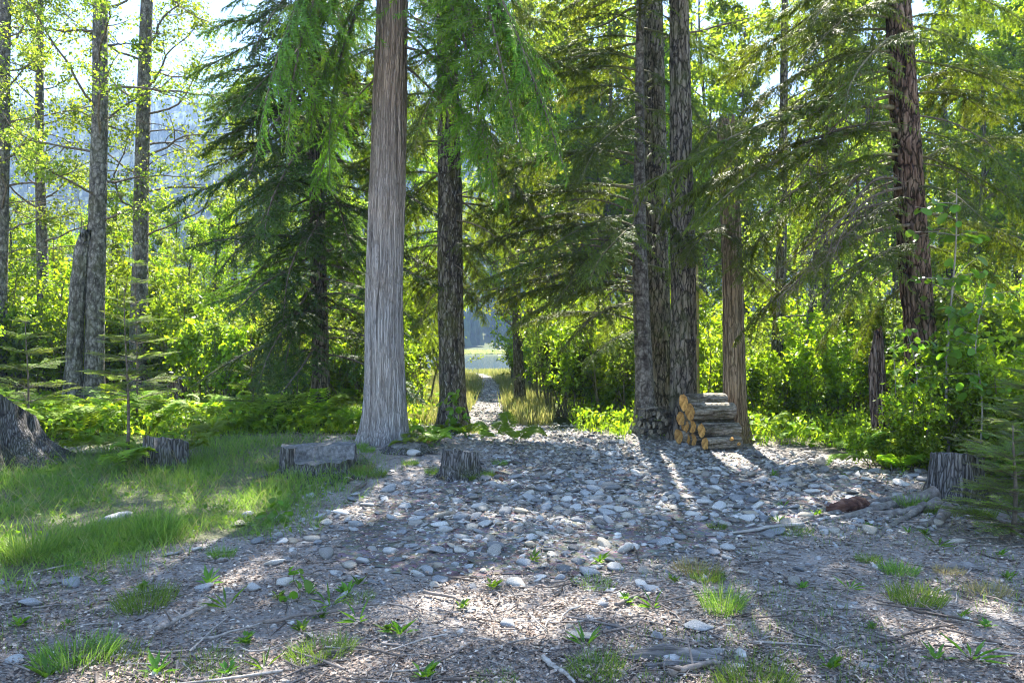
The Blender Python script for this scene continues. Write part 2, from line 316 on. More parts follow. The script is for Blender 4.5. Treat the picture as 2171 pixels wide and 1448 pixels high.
M['stone'] = var_mat('stone', [(0.15, 0.16, 0.175), (0.27, 0.28, 0.29), (0.40, 0.40, 0.395), (0.23, 0.215, 0.185), (0.46, 0.45, 0.425), (0.35, 0.305, 0.235), (0.17, 0.18, 0.195), (0.31, 0.32, 0.33), (0.55, 0.54, 0.515), (0.25, 0.26, 0.275), (0.13, 0.13, 0.13), (0.38, 0.35, 0.30)], 0.85, 16.0, 0.6, 0.2, namp=.65)
M['pebble'] = var_mat('pebble', [(0.14, 0.145, 0.155), (0.25, 0.255, 0.26), (0.36, 0.36, 0.35), (0.20, 0.185, 0.16), (0.43, 0.415, 0.39), (0.31, 0.265, 0.20), (0.16, 0.165, 0.175), (0.28, 0.285, 0.29), (0.48, 0.47, 0.45), (0.11, 0.105, 0.10), (0.33, 0.295, 0.245)], 0.85, 16.0, 0.6, 0.2, obj_random=False, namp=.65)
M['litter'] = var_mat('litter', [(0.090, 0.065, 0.053), (0.211, 0.155, 0.122), (0.357, 0.276, 0.220), (0.179, 0.139, 0.114), (0.488, 0.406, 0.334), (0.260, 0.188, 0.146), (0.600, 0.552, 0.488)], 0.85, 40.0, 0.2, 0.25, obj_random=False)
M['stick'] = var_mat('stick', [(0.084, 0.068, 0.058), (0.204, 0.174, 0.156), (0.360, 0.330, 0.300)], 0.85, 30.0, 0.5, 0.25)

def cut_mat(name, ring_a, ring_b):
    m, n, l, out = mat(name)
    tc = n.new('ShaderNodeTexCoord'); sp = n.new('ShaderNodeSeparateXYZ'); l.new(tc.outputs['Object'], sp.inputs[0])
    no = node(n, 'ShaderNodeTexNoise', Scale=9.0, Detail=4.0); l.new(tc.outputs['Object'], no.inputs['Vector'])
    a = node(n, 'ShaderNodeMath', operation='MULTIPLY'); l.new(sp.outputs['Y'], a.inputs[0]); l.new(sp.outputs['Y'], a.inputs[1])
    b = node(n, 'ShaderNodeMath', operation='MULTIPLY_ADD'); l.new(sp.outputs['Z'], b.inputs[0]); l.new(sp.outputs['Z'], b.inputs[1]); l.new(a.outputs[0], b.inputs[2])
    r = node(n, 'ShaderNodeMath', operation='SQRT'); l.new(b.outputs[0], r.inputs[0])
    w = node(n, 'ShaderNodeMath', operation='MULTIPLY_ADD'); l.new(no.outputs['Fac'], w.inputs[0]); w.inputs[1].default_value = 0.035; l.new(r.outputs[0], w.inputs[2])
    k = node(n, 'ShaderNodeMath', operation='MULTIPLY'); l.new(w.outputs[0], k.inputs[0]); k.inputs[1].default_value = 420.0
    s = node(n, 'ShaderNodeMath', operation='SINE'); l.new(k.outputs[0], s.inputs[0])
    s2 = node(n, 'ShaderNodeMath', operation='MULTIPLY_ADD'); l.new(s.outputs[0], s2.inputs[0]); s2.inputs[1].default_value = 0.26; l.new(no.outputs['Fac'], s2.inputs[2])
    rp = ramp(n, [(0.3, ring_a), (0.7, ring_b)]); l.new(s2.outputs[0], rp.inputs['Fac'])
    oi = n.new('ShaderNodeObjectInfo'); mv = node(n, 'ShaderNodeMapRange'); mv.inputs['To Min'].default_value = 0.75; mv.inputs['To Max'].default_value = 1.15; l.new(oi.outputs['Random'], mv.inputs['Value'])
    nb = node(n, 'ShaderNodeTexNoise', Scale=16.0, Detail=5.0, Roughness=0.7); l.new(tc.outputs['Object'], nb.inputs['Vector'])
    rb = ramp(n, [(0.35, (0.45, 0.42, 0.40)), (0.55, (1, 1, 1))]); l.new(nb.outputs['Fac'], rb.inputs['Fac'])
    m1 = node(n, 'ShaderNodeMix', data_type='RGBA', blend_type='MULTIPLY'); m1.inputs['Factor'].default_value = 1.0; l.new(rp.outputs['Color'], m1.inputs['A']); l.new(rb.outputs['Color'], m1.inputs['B'])
    m2 = node(n, 'ShaderNodeMix', data_type='RGBA', blend_type='MULTIPLY'); m2.inputs['Factor'].default_value = 1.0; l.new(m1.outputs['Result'], m2.inputs['A']); l.new(mv.outputs['Result'], m2.inputs['B'])
    pb = node(n, 'ShaderNodeBsdfPrincipled', Roughness=0.8); l.new(m2.outputs['Result'], pb.inputs['Base Color']); pb.inputs['Specular IOR Level'].default_value = 0.2
    l.new(pb.outputs[0], out.inputs['Surface']); return m
M['cut'] = cut_mat('fresh_cut_wood', (0.42, 0.19, 0.045), (0.74, 0.45, 0.15))

def ground_mat():
    m, n, l, out = mat('forest_floor')
    tc = n.new('ShaderNodeTexCoord'); at = node(n, 'ShaderNodeAttribute', attribute_name='tint')
    n1 = node(n, 'ShaderNodeTexNoise', Scale=1.1, Detail=8.0, Roughness=0.65); l.new(tc.outputs['Object'], n1.inputs['Vector'])
    n2 = node(n, 'ShaderNodeTexNoise', Scale=26.0, Detail=6.0, Roughness=0.7); l.new(tc.outputs['Object'], n2.inputs['Vector'])
    vo = node(n, 'ShaderNodeTexVoronoi', Scale=34.0); l.new(tc.outputs['Object'], vo.inputs['Vector'])
    r1 = ramp(n, [(0.3, (0.17, 0.145, 0.13)), (0.5, (0.31, 0.28, 0.26)), (0.72, (0.44, 0.415, 0.395))]); 
    ad = node(n, 'ShaderNodeMath', operation='MULTIPLY_ADD'); l.new(n2.outputs['Fac'], ad.inputs[0]); ad.inputs[1].default_value = 0.6
    h = node(n, 'ShaderNodeMath', operation='MULTIPLY'); l.new(n1.outputs['Fac'], h.inputs[0]); h.inputs[1].default_value = 0.42; l.new(h.outputs[0], ad.inputs[2])
    l.new(ad.outputs[0], r1.inputs['Fac'])
    r2 = ramp(n, [(0.3, (0.030, 0.040, 0.012)), (0.7, (0.10, 0.12, 0.035))]); l.new(n2.outputs['Fac'], r2.inputs['Fac'])
    mx = node(n, 'ShaderNodeMix', data_type='RGBA'); l.new(at.outputs['Fac'], mx.inputs['Factor']); l.new(r1.outputs['Color'], mx.inputs['A']); l.new(r2.outputs['Color'], mx.inputs['B'])
    pb = node(n, 'ShaderNodeBsdfPrincipled', Roughness=0.95); pb.inputs['Specular IOR Level'].default_value = 0.15; l.new(mx.outputs['Result'], pb.inputs['Base Color'])
    bp = n.new('ShaderNodeBump'); bp.inputs['Strength'].default_value = 0.9; bp.inputs['Distance'].default_value = 0.03
    b2 = node(n, 'ShaderNodeMath', operation='ADD'); l.new(n2.outputs['Fac'], b2.inputs[0]); l.new(vo.outputs['Distance'], b2.inputs[1])
    l.new(b2.outputs[0], bp.inputs['Height']); l.new(bp.outputs[0], pb.inputs['Normal']); l.new(pb.outputs[0], out.inputs['Surface']); return m
M['ground'] = ground_mat()
def path_mat():
    m, n, l, out = mat('path_silt')
    tc = n.new('ShaderNodeTexCoord')
    n1 = node(n, 'ShaderNodeTexNoise', Scale=2.0, Detail=9.0, Roughness=0.7); l.new(tc.outputs['Object'], n1.inputs['Vector'])
    vo = node(n, 'ShaderNodeTexVoronoi', Scale=22.0); l.new(tc.outputs['Object'], vo.inputs['Vector'])
    r1 = ramp(n, [(0.3, (0.09, 0.075, 0.066)), (0.5, (0.19, 0.17, 0.155)), (0.7, (0.30, 0.28, 0.265))]); l.new(n1.outputs['Fac'], r1.inputs['Fac'])
    sv = node(n, 'ShaderNodeMix', data_type='RGBA', blend_type='MULTIPLY'); sv.inputs['Factor'].default_value = 0.35
    l.new(r1.outputs['Color'], sv.inputs['A']); l.new(vo.outputs['Color'], sv.inputs['B'])
    pb = node(n, 'ShaderNodeBsdfPrincipled', Roughness=0.9); l.new(sv.outputs['Result'], pb.inputs['Base Color']); pb.inputs['Specular IOR Level'].default_value = 0.2
    bp = n.new('ShaderNodeBump'); bp.inputs['Strength'].default_value = 0.8; bp.inputs['Distance'].default_value = 0.03
    l.new(vo.outputs['Distance'], bp.inputs['Height']); l.new(bp.outputs[0], pb.inputs['Normal']); l.new(pb.outputs[0], out.inputs['Surface']); return m
M['path'] = path_mat()
def water_mat():
    m, n, l, out = mat('lake_water')
    tc = n.new('ShaderNodeTexCoord'); mp = n.new('ShaderNodeMapping'); mp.inputs['Scale'].default_value = (0.8, 2.2, 1); l.new(tc.outputs['Object'], mp.inputs['Vector'])
    n1 = node(n, 'ShaderNodeTexNoise', Scale=1.6, Detail=4.0); l.new(mp.outputs[0], n1.inputs['Vector'])
    pb = node(n, 'ShaderNodeBsdfPrincipled', Roughness=0.12); pb.inputs['Base Color'].default_value = (0.03, 0.055, 0.075, 1); pb.inputs['IOR'].default_value = 1.33
    bp = n.new('ShaderNodeBump'); bp.inputs['Strength'].default_value = 0.5; bp.inputs['Distance'].default_value = 0.12
    l.new(n1.outputs['Fac'], bp.inputs['Height']); l.new(bp.outputs[0], pb.inputs['Normal']); l.new(pb.outputs[0], out.inputs['Surface']); return m
M['water'] = water_mat()
M['far_forest'] = var_mat('far_forest', [(0.018, 0.040, 0.022), (0.035, 0.06, 0.03), (0.06, 0.085, 0.035)], 0.9, 0.4, 0.0, 0.1, obj_random=False)

# ------------------------------------------------------------------ the setting: ground, path, lake, mountain, haze
PATH_PX = [(985, 900), (1052, 902), (1130, 915), (1300, 928), (1480, 952), (1620, 962), (1760, 985), (1870, 1030), (1880, 1075), (1750, 1110), (1560, 1150), (1400, 1185),
           (1200, 1235), (1050, 1225), (900, 1215), (770, 1175), (745, 1120), (800, 1060), (910, 1022), (1040, 1012), (1090, 960), (1040, 925)]
PATH = poly_world(PATH_PX)
TRAIL = np.array([[-0.75, 14.5], [-0.64, 17], [-0.66, 20], [-0.70, 24], [-0.85, 30], [-1.25, 37], [-1.9, 46], [-4.0, 66]])
def trail_dist(x, y):
    tx = np.interp(y, TRAIL[:, 1], TRAIL[:, 0]); w = np.interp(y, [14, 16.5, 20, 28, 60], [0.8, 0.52, 0.38, 0.32, 0.35])
    return np.abs(x - tx) - w, tx, w
LAWN_PX = [(-1100, 945), (-300, 940), (0, 940), (150, 965), (300, 925), (560, 930), (760, 945), (790, 985), (720, 1010), (640, 1075), (560, 1130), (430, 1150), (330, 1160), (200, 1195), (0, 1230), (-300, 1260), (-1100, 1270)]
LAWN = poly_world(LAWN_PX)
def path_edge(x, y):
    wob = 0.35 * fbm(x * 0.9, y * 0.9, 5.0, 3)
    a = inside(PATH, x + wob, y + wob)
    t, _, _ = trail_dist(x + wob * .5, y)
    return a | ((t < 0) & (y > 14.2))
def soft(fn, x, y, j):                        # share of points within j metres that lie inside
    r = 0.0
    for k in range(10):
        a = k * 2.4; q = j * math.sqrt((k + .5) / 10); r = r + fn(x + q * math.cos(a), y + q * math.sin(a))
    return r / 10
def lawn_mask(x, y):
    w = 0.4 * fbm(x * 1.1, y * 1.1, 2.0, 3); return inside(LAWN, x + w, y + w)
def green_mask(x, y):                         # how much moss / humus shows in the ground colour
    g = sstep(11.5, 14.5, y + 0.8 * fbm(x * .7, y * .7, 1.0, 2) + np.where(x < -2.5, 2.0, 0.0) + sstep(4.2, 6.2, x) * 4.0)
    g = np.maximum(g, 0.75 * lawn_mask(x, y)); return np.where(path_edge(x, y), 0.0, g) 
def grid_mesh(xs, ys, zf):
    X, Y = np.meshgrid(xs, ys); Z = zf(X, Y); nx, ny = len(xs), len(ys)
    i, j = np.meshgrid(np.arange(nx - 1), np.arange(ny - 1)); b = (j * nx + i).ravel()
    return X, Y, Z, np.stack([b, b + 1, b + nx + 1, b + nx], -1)
def growing(a, b, s0, k):
    r = [a]; 
    while r[-1] < b: r.append(r[-1] + max(s0, k * abs(r[-1])))
    return np.array(r)
xs = growing(0, 420, 0.11, 0.022); xs = np.concatenate([-xs[:0:-1], xs])
ys = np.concatenate([np.arange(-12, 2.4, 0.6), growing(2.4, 345, 0.11, 0.018)])
X, Y, Z, Q = grid_mesh(xs, ys, H)
g = Geo().add(np.stack([X, Y, Z], -1), [Q], np.ravel(green_mask(X, Y)))
tag(obj('ground', g.mesh('ground', M['ground'])), 'brown forest floor of dirt and moss under the trees', 'ground', kind='structure')
# gravel path sheet, 6 mm above the ground
xs = np.arange(-4.5, 7.0, 0.06); ys = np.concatenate([np.arange(4.0, 17, 0.06), np.arange(17, 60, 0.15)])
X, Y, Z, Q = grid_mesh(xs, ys, H)
keep = path_edge(X, Y).ravel(); Q = Q[keep[Q].all(1)]
used = np.unique(Q); re = np.zeros(X.size, int); re[used] = np.arange(len(used))
V = np.stack([X, Y, Z + 0.007], -1).reshape(-1, 3)[used]
path = tag(obj('path', Geo().add(V, [re[Q]]).mesh('path', M['path'])), 'pale stony path leading between the trees towards the lake', 'path', kind='structure')
# lake
lake = Geo().add([[-400, 60, -1.25], [400, 60, -1.25], [400, 262, -1.25], [-400, 262, -1.25]], [[[0, 1, 2, 3]]])
tag(obj('lake', lake.mesh('lake', M['water'])), 'pale blue rippled lake beyond the meadow', 'lake', kind='structure')
# mountain across the lake and the forest on it
def ridge(x): return 385 - 120 * sstep(-150, 500, x) + 22 * fbm(x * 0.006, 1.0, 0, 4)
def MH(x, y):
    t = np.clip((y - 300) / 900, 0, 1.25); prof = np.where(t < 1, t * (1.25 - 0.25 * t), 1 - 0.6 * (t - 1))
    return 15 + (ridge(x) - 15) * prof + 26 * fbm(x * 0.008, y * 0.008, 2.0, 4) * np.clip(t * 3, 0, 1) * np.clip((1.02 - t) * 4, 0.25, 1)
X, Y, Z, Q = grid_mesh(np.linspace(-1100, 1300, 130), np.linspace(296, 1350, 90), MH)
tag(obj('mountain', Geo().add(np.stack([X, Y, Z], -1), [Q], 0.4).mesh('mountain', M['far_forest'])), 'hazy blue forested mountain across the lake', 'mountain', kind='structure')
rg = np.random.default_rng(5)
n = 18000
fy = np.concatenate([rg.uniform(262, 1215, n), rg.uniform(258, 330, 900)]); fx = rg.uniform(-1.0, 1.0, len(fy)) * fy
fz = np.where(fy > 300, MH(fx, fy), H(fx, fy)); fh = rg.uniform(7, 13, len(fy)); fr = fh * rg.uniform(0.13, 0.2, len(fy))
k = 4; th = np.arange(k) / k * 2 * np.pi
g = Geo(); ang = th[None] + rg.uniform(0, 6, (len(fy), 1)); tt = np.repeat(rg.uniform(0, 1, len(fy)), k + 1)
for lo, hi, rr in ((0.05, 0.6, 1.0), (0.42, 1.0, 0.62)):
    ring = np.stack([fx[:, None] + np.cos(ang) * fr[:, None] * rr * rg.uniform(.7, 1.2, ang.shape), fy[:, None] + np.sin(ang) * fr[:, None] * rr, np.repeat((fz + fh * lo)[:, None], k, 1)], -1)
    V = np.concatenate([ring, np.stack([fx, fy, fz + fh * hi], -1)[:, None]], 1); b = np.arange(len(fy)) * (k + 1)
    g.add(V, [np.stack([b + i, b + (i + 1) % k, b + k], -1) for i in range(k)], tt)
tag(obj('far_forest', g.mesh('far_forest', M['far_forest'], False)), 'distant conifer forest covering the hazy mountainside', 'forest', kind='stuff')
# reeds on the far bank
n = 9000; y = rg.uniform(238, 246, n); x = rg.uniform(-70, 60, n); p = np.stack([x, y, H(x, y) - .1], -1)
V, f = blades(p, norm(np.stack([rg.normal(0, .15, n), rg.normal(0, .15, n), np.ones(n)], -1)), np.tile([[1.0, 0, 0]], (n, 1)), rg.uniform(.4, 1.0, n), 0.4, 0.05)
tag(obj('far_reeds', Geo().add(V, f, np.repeat(rg.uniform(0, 1, n), 5)).mesh('far_reeds', M['meadow'])), 'strip of yellow green reeds on the far lake shore', 'reeds', kind='stuff')

# ------------------------------------------------------------------ plant generators
def hemi_tint(rg, n, per): return np.repeat(rg.uniform(0, 1, n), per)
def bough_pair(name, seed, kind):
    """a conifer bough along +X from 0 to 1 (chord), unit length ~2.4 m -> (wood mesh, foliage mesh)"""
    rg = np.random.default_rng(seed); L = dict(hemlock=3.0, cedar=3.8, fir=2.6)[kind]
    pr = dict(hemlock=dict(ns=70, sl=.34, ang=58, d2=.30, sp=.019, l3=.10, w3=.0145, d3=.35, arch=.10, m='hemlock_leaf'),
              cedar=dict(ns=74, sl=.30, ang=52, d2=.30, sp=.020, l3=.085, w3=.0145, d3=.30, arch=.10, m='cedar_leaf'),
              fir=dict(ns=60, sl=.34, ang=62, d2=.20, sp=.019, l3=.085, w3=.017, d3=.15, arch=.07, m='fir_leaf'))[kind]
    def axis(s):
        return np.stack([s * L, 0.06 * L * np.sin(s * 5 + seed) * s * (1 - s) * 2, 4 * pr['arch'] * L * s * (1 - s) * (1 - .3 * s)], -1)
    s = np.linspace(0, 1, 14); ax = axis(s)
    gw = Geo(); V, f = tubes(ax, 0.026 * (1 - s) ** 0.8 + 0.003, 5); gw.add(V, f)
    ns = pr['ns']; ss = np.clip(np.linspace(.10, .995, ns) + rg.uniform(-.01, .01, ns), .05, .998)
    side = np.where(np.arange(ns) % 2 == 0, 1.0, -1.0); drop = rg.uniform(0, 1, ns) < .20
    prof = np.minimum(1, (ss / .28) ** .8) * (1 - ss) ** .62 * 1.05 + .07
    l2 = L * pr['sl'] * prof * rg.uniform(.45, 1.3, ns) * np.where(drop, .3, 1)
    p0 = axis(ss); T = norm(axis(ss + .01) - axis(ss - .01)); B = np.tile([[0, 1.0, 0]], (ns, 1))
    a = np.radians(pr['ang'] + rg.normal(0, 13, ns) - 18 * ss)
    d2 = norm(np.cos(a)[:, None] * T + (np.sin(a) * side)[:, None] * B + np.stack([np.zeros(ns), np.zeros(ns), rg.normal(.02, .12, ns)], -1))
    dr = pr['d2'] * rg.uniform(.2, 1.9, ns)
    def sec(i, u): return p0[i] + d2[i] * (l2[i] * u)[:, None] - np.array([[0, 0, 1.0]]) * (dr[i] * l2[i] * u ** 2)[:, None]
    K = 5; uu = np.linspace(0, 1, K)
    Pt = np.stack([sec(np.arange(ns), np.full(ns, u)) for u in uu], 1); V, f = tubes(Pt, np.outer(.0035 + .007 * l2 / L, 1 - .8 * uu), 3); gw.add(V, f)
    idx, us = [], []
    for i in range(ns):
        m = max(3, int(l2[i] / pr['sp'])); idx.append(np.full(m, i)); us.append(np.linspace(.06, 1, m))
    idx = np.concatenate(idx); us = np.concatenate(us); n = len(us)
    gf = Geo()
    for sg in (1, -1):
        q = sec(idx, us); t2 = norm(sec(idx, us + .02) - sec(idx, us - .02)); nb = norm(np.cross(np.tile([[0, 0, 1.0]], (n, 1)), t2)) * sg
        a3 = np.radians(rg.normal(46, 10, n)); d3 = norm(np.cos(a3)[:, None] * t2 + np.sin(a3)[:, None] * nb + rg.normal(0, .22, (n, 3)))
        l3 = pr['l3'] * (1.15 - .6 * us) * rg.uniform(.55, 1.3, n); kp = rg.uniform(0, 1, n) > np.where(ss[idx] < .28, .5, np.where(us < .18, .4, .08))
        S = norm(np.cross(d3, norm(np.array([[0, 0, 1.0]]) + rg.normal(0, .35, (n, 3)))))
        V, f = blades(q[kp], d3[kp], S[kp], l3[kp], pr['w3'] * rg.uniform(.7, 1.3, kp.sum()), pr['d3'] * rg.uniform(.4, 1.5, kp.sum()))
        t = np.clip(.15 + .45 * us[kp] * ss[idx[kp]] + rg.uniform(-.15, .35, kp.sum()), 0, 1)
        gf.add(V, f, np.repeat(t, 5))
    # terminal shoots along the axis itself
    n = 90; s4 = rg.uniform(.15, 1, n); q = axis(s4); d3 = norm(np.stack([np.ones(n), rg.normal(0, .8, n), rg.normal(-.1, .3, n)], -1))
    V, f = blades(q, d3, norm(np.cross(d3, [[0, 0, 1.0]])), .10, .018, .3); gf.add(V, f, np.repeat(rg.uniform(.3, .8, n), 5))
    return gw.mesh(name + '_wood', M['twig'] if kind != 'hemlock' else M['moss_twig']), gf.mesh(name + '_foliage', M[pr['m']]), L
BOUGH = {k: [bough_pair(k, 10 * i + 3, k) for i in range(7)] for k in ('hemlock', 'cedar', 'fir')}
def dead_bough(seed):
    rg = np.random.default_rng(seed); g = Geo(); L = 2.4; s = np.linspace(0, 1, 12)
    ax = np.stack([s * L, .05 * L * np.sin(3 * s + seed), .12 * L * np.sin(s * math.pi) * (1 - .4 * s)], -1); V, f = tubes(ax, .022 * (1 - s) + .004, 5); g.add(V, f)
    n = 26; si = rg.uniform(.15, 1, n); p = np.stack([np.interp(si, s, ax[:, k]) for k in range(3)], -1)
    d = norm(np.stack([rg.uniform(.2, .9, n), rg.normal(0, .8, n), rg.normal(-.15, .3, n)], -1)); l = rg.uniform(.2, .8, n) * (1.1 - si * .6); u = np.linspace(0, 1, 5)
    Pt = p[:, None] + d[:, None] * (l[:, None] * u)[..., None] + np.cumsum(rg.normal(0, .012, (n, 5, 3)), 1) - np.array([0, 0, .25]) * (l[:, None] * u ** 2)[..., None]
    V, f = tubes(Pt, np.outer(np.full(n, .006), 1 - .8 * u), 3); g.add(V, f)
    n2 = 70; k = rg.integers(0, n, n2); kk = rg.integers(1, 5, n2); p = Pt[k, kk]; d = norm(d[k] + rg.normal(0, .6, (n2, 3))); l = rg.uniform(.08, .3, n2)
    Pt = p[:, None] + d[:, None] * (l[:, None] * u)[..., None] - np.array([0, 0, .3]) * (l[:, None] * u ** 2)[..., None]
    V, f = tubes(Pt, np.outer(np.full(n2, .0032), 1 - .8 * u), 3); g.add(V, f)
    return g.mesh('bare_branch', M['twig']), L
DEAD = [dead_bough(40 + i) for i in range(4)]
def put_bough(tree, start, tip, kind, var, roll=0.0):
    """start, tip in the tree's local coordinates"""
    start = Vector(start); d = Vector(tip) - start; ln = d.length; x = d.normalized(); y = Vector((0, 0, 1)).cross(x)
    if y.length < 1e-3: y = Vector((0, 1, 0))
    y.normalize(); z = x.cross(y); m = Matrix((x, y, z)).transposed()
    if kind == 'dead':
        me, L = DEAD[var % len(DEAD)]; o = obj('bare_branch', me, tree)
    else:
        w, f, L = BOUGH[kind][(var + 5 * (len(tree.children) % 2)) % 7]; o = obj('bough', w, tree); obj('foliage', f, o)
    if roll: m = m @ Matrix.Rotation(roll, 3, 'X')
    o.location = start; o.rotation_euler = m.to_euler(); o.scale = (ln / L, ln / L * (1 if var % 2 else -1), ln / L)
    return o
def trunk_geo(zs, cx, cy, rad, sides, style, seed, flare=.45, flare_h=.35, lobes=5, amp=None, broken=None, lump=.05):
    th = np.arange(sides) / sides * 2 * np.pi; T, Zg = np.meshgrid(th, zs); Rr = np.repeat(np.asarray(rad)[:, None], sides, 1)
    c, s = np.cos(T), np.sin(T); k = seed * 3.7
    Rr = Rr * (1 + flare * np.exp(-np.maximum(Zg, 0) / flare_h) * (1 + .45 * np.cos(lobes * T + seed + .8 * np.sin(2 * T + seed))) + lump * fbm(c * 1.2 + k, s * 1.2, Zg * .6, 2))
    if style == 'strip':       # long fibrous cedar strips that wander
        tw = .35 * fbm(Zg * .55 + k, 2.0, 0, 3)
        cc, s2 = np.cos(T + tw), np.sin(T + tw)
        h = 1 - np.abs(fbm(cc * 6.5 + k, s2 * 6.5, Zg * .45, 3)) * 2.6; h2 = fbm(cc * 17, s2 * 17 + k, Zg * .8, 2); a = amp or .022; hh = .75 * h + .35 * h2
    elif style == 'furrow':
        tw = .25 * fbm(Zg * 1.3 + k, c * 2, s * 2, 2); cc, s2 = np.cos(T + tw), np.sin(T + tw)
        h = 1 - np.abs(fbm(cc * 5.2 + k, s2 * 5.2, Zg * 1.5, 3)) * 3.0; a = amp or .026; hh = .75 * h + .5 * fbm(cc * 8 + k, s2 * 8, Zg * 7, 3)
    elif style == 'ring':
        q1, q2 = .8 * c + .6 * s + .3 * Zg, .8 * s - .6 * c; h = fbm(q1 * 4 + k, q2 * 4, Zg * 17 + 3 * q1, 3); h2 = 1 - 2.4 * np.abs(fbm(q1 * 5 + k, q2 * 5, Zg * 2.1 + q2, 4)); a = amp or .009; hh = .35 * h + .6 * h2
    else:
        h = fbm(c * 4 + k, s * 4, Zg * 2.5, 4); a = amp or .02; hh = h
    Rr = Rr + a * hh * np.minimum(1, np.asarray(rad)[:, None] / .12)
    if broken is not None: Zg = np.minimum(Zg, broken + .8 * np.abs(fbm(c * 3 + k, s * 3, 0, 3)) - .35)
    V = np.stack([np.asarray(cx)[:, None] + c * Rr, np.asarray(cy)[:, None] + s * Rr, Zg], -1); nr = len(zs)
    i, j = np.meshgrid(np.arange(sides), np.arange(nr - 1)); b = j * sides; i2 = (i + 1) % sides
    Q = np.stack([b + i, b + i2, b + sides + i2, b + sides + i], -1).reshape(-1, 4)
    fs = [Q, (np.arange(sides) + (nr - 1) * sides)[None]]
    return V, fs, np.clip(.5 + .5 * hh, 0, 1).ravel()
class Tree: pass
def make_trunk(name, label, cat, d, samples, Ht, style, matn, seed, sides=48, flare=.45, flare_h=.35, group=None, broken=None, ztop_r=.05, amp=None):
    """samples: (py, px centre, px width) from the base upward, all at distance d"""
    sm = np.array(samples, float); bx = (sm[0, 1] - CX) / F * d; bz = Hs(bx, d); t = thing(name, label, cat, (bx, d, bz), group)
    z = CH + (HY - sm[:, 0]) / F * d - bz; x = (sm[:, 1] - CX) / F * d - bx; r = sm[:, 2] / F * d / 2
    z[0] = min(z[0], 0.0); sl = (x[-1] - x[-2]) / max(z[-1] - z[-2], .1)
    if Ht > z[-1] + .5: z = np.append(z, Ht); x = np.append(x, x[-1] + sl * .6 * (Ht - z[-2])); r = np.append(r, ztop_r)
    top = min(Ht, z[-1]); zs = np.concatenate([np.linspace(-.25, min(9.0, top), int(150 * min(9, top) / 9) + 12), np.linspace(9.2, top, 26) if top > 10 else []])
    T = Tree(); T.o = t; T.d = d; T.base = np.array([bx, d, bz]); T.cx = lambda q: np.interp(q, z, x); T.r = lambda q: np.interp(q, z, r); T.top = top
    wob = .5 * np.asarray(T.r(zs)) * fbm(zs * .35 + seed, 3.0, 0, 2)
    T.cy = lambda q: 0 * np.asarray(q, float)
    V, fs, tint = trunk_geo(zs, T.cx(zs) + .25 * wob, .25 * wob, T.r(zs), sides, style, seed, flare, flare_h, amp=amp, broken=broken)
    T.trunk = obj('trunk', Geo().add(V, fs, tint).mesh(name + '_trunk', M[matn]), t)
    return T
def bough_px(T, py0, px1, py1, dd, kind, var, roll=0.0):
    """bough from the trunk at row py0 to the tip seen at (px1, py1), tip dd metres nearer (-) or farther (+) than the trunk"""
    z = CH + (HY - py0) / F * T.d - T.base[2]; tip = P(px1, py1, T.d + dd) - T.base
    c = np.array([float(T.cx(z)), 0, z]); dr = tip - c; dr[2] = 0; dr = dr / (np.linalg.norm(dr) + 1e-6)
    return put_bough(T.o, c + dr * float(T.r(z)) * .7, tip, kind, var, roll)
def crown(T, z0, z1, n, kind, len0, len1, rg, drop=(-.25, .1), az=None, dead=0.0, avoid=0.0):
    """boughs all round the trunk between heights z0 and z1, length from len0 (low) to len1 (top)"""
    for i in range(n):
        z = z0 + (z1 - z0) * (i + rg.uniform(0, 1)) / n; a = i * 2.39996 + rg.uniform(-.4, .4) if az is None else rg.uniform(*az)
        if z < 13 and avoid and abs((a + math.pi / 2 + math.pi) % (2 * math.pi) - math.pi) < avoid: continue
        ln = (len0 + (len1 - len0) * (i / n) ** .8) * rg.uniform(.75, 1.2); dz = ln * rg.uniform(*drop)
        c = np.array([float(T.cx(z)), 0, z]); e = np.array([math.cos(a), math.sin(a), 0]); r = float(T.r(z)) * .7
        put_bough(T.o, c + e * r, c + e * ln + np.array([0, 0, dz]), 'dead' if rg.uniform() < dead else kind, int(rg.integers(0, 5)), rg.normal(0, .15))

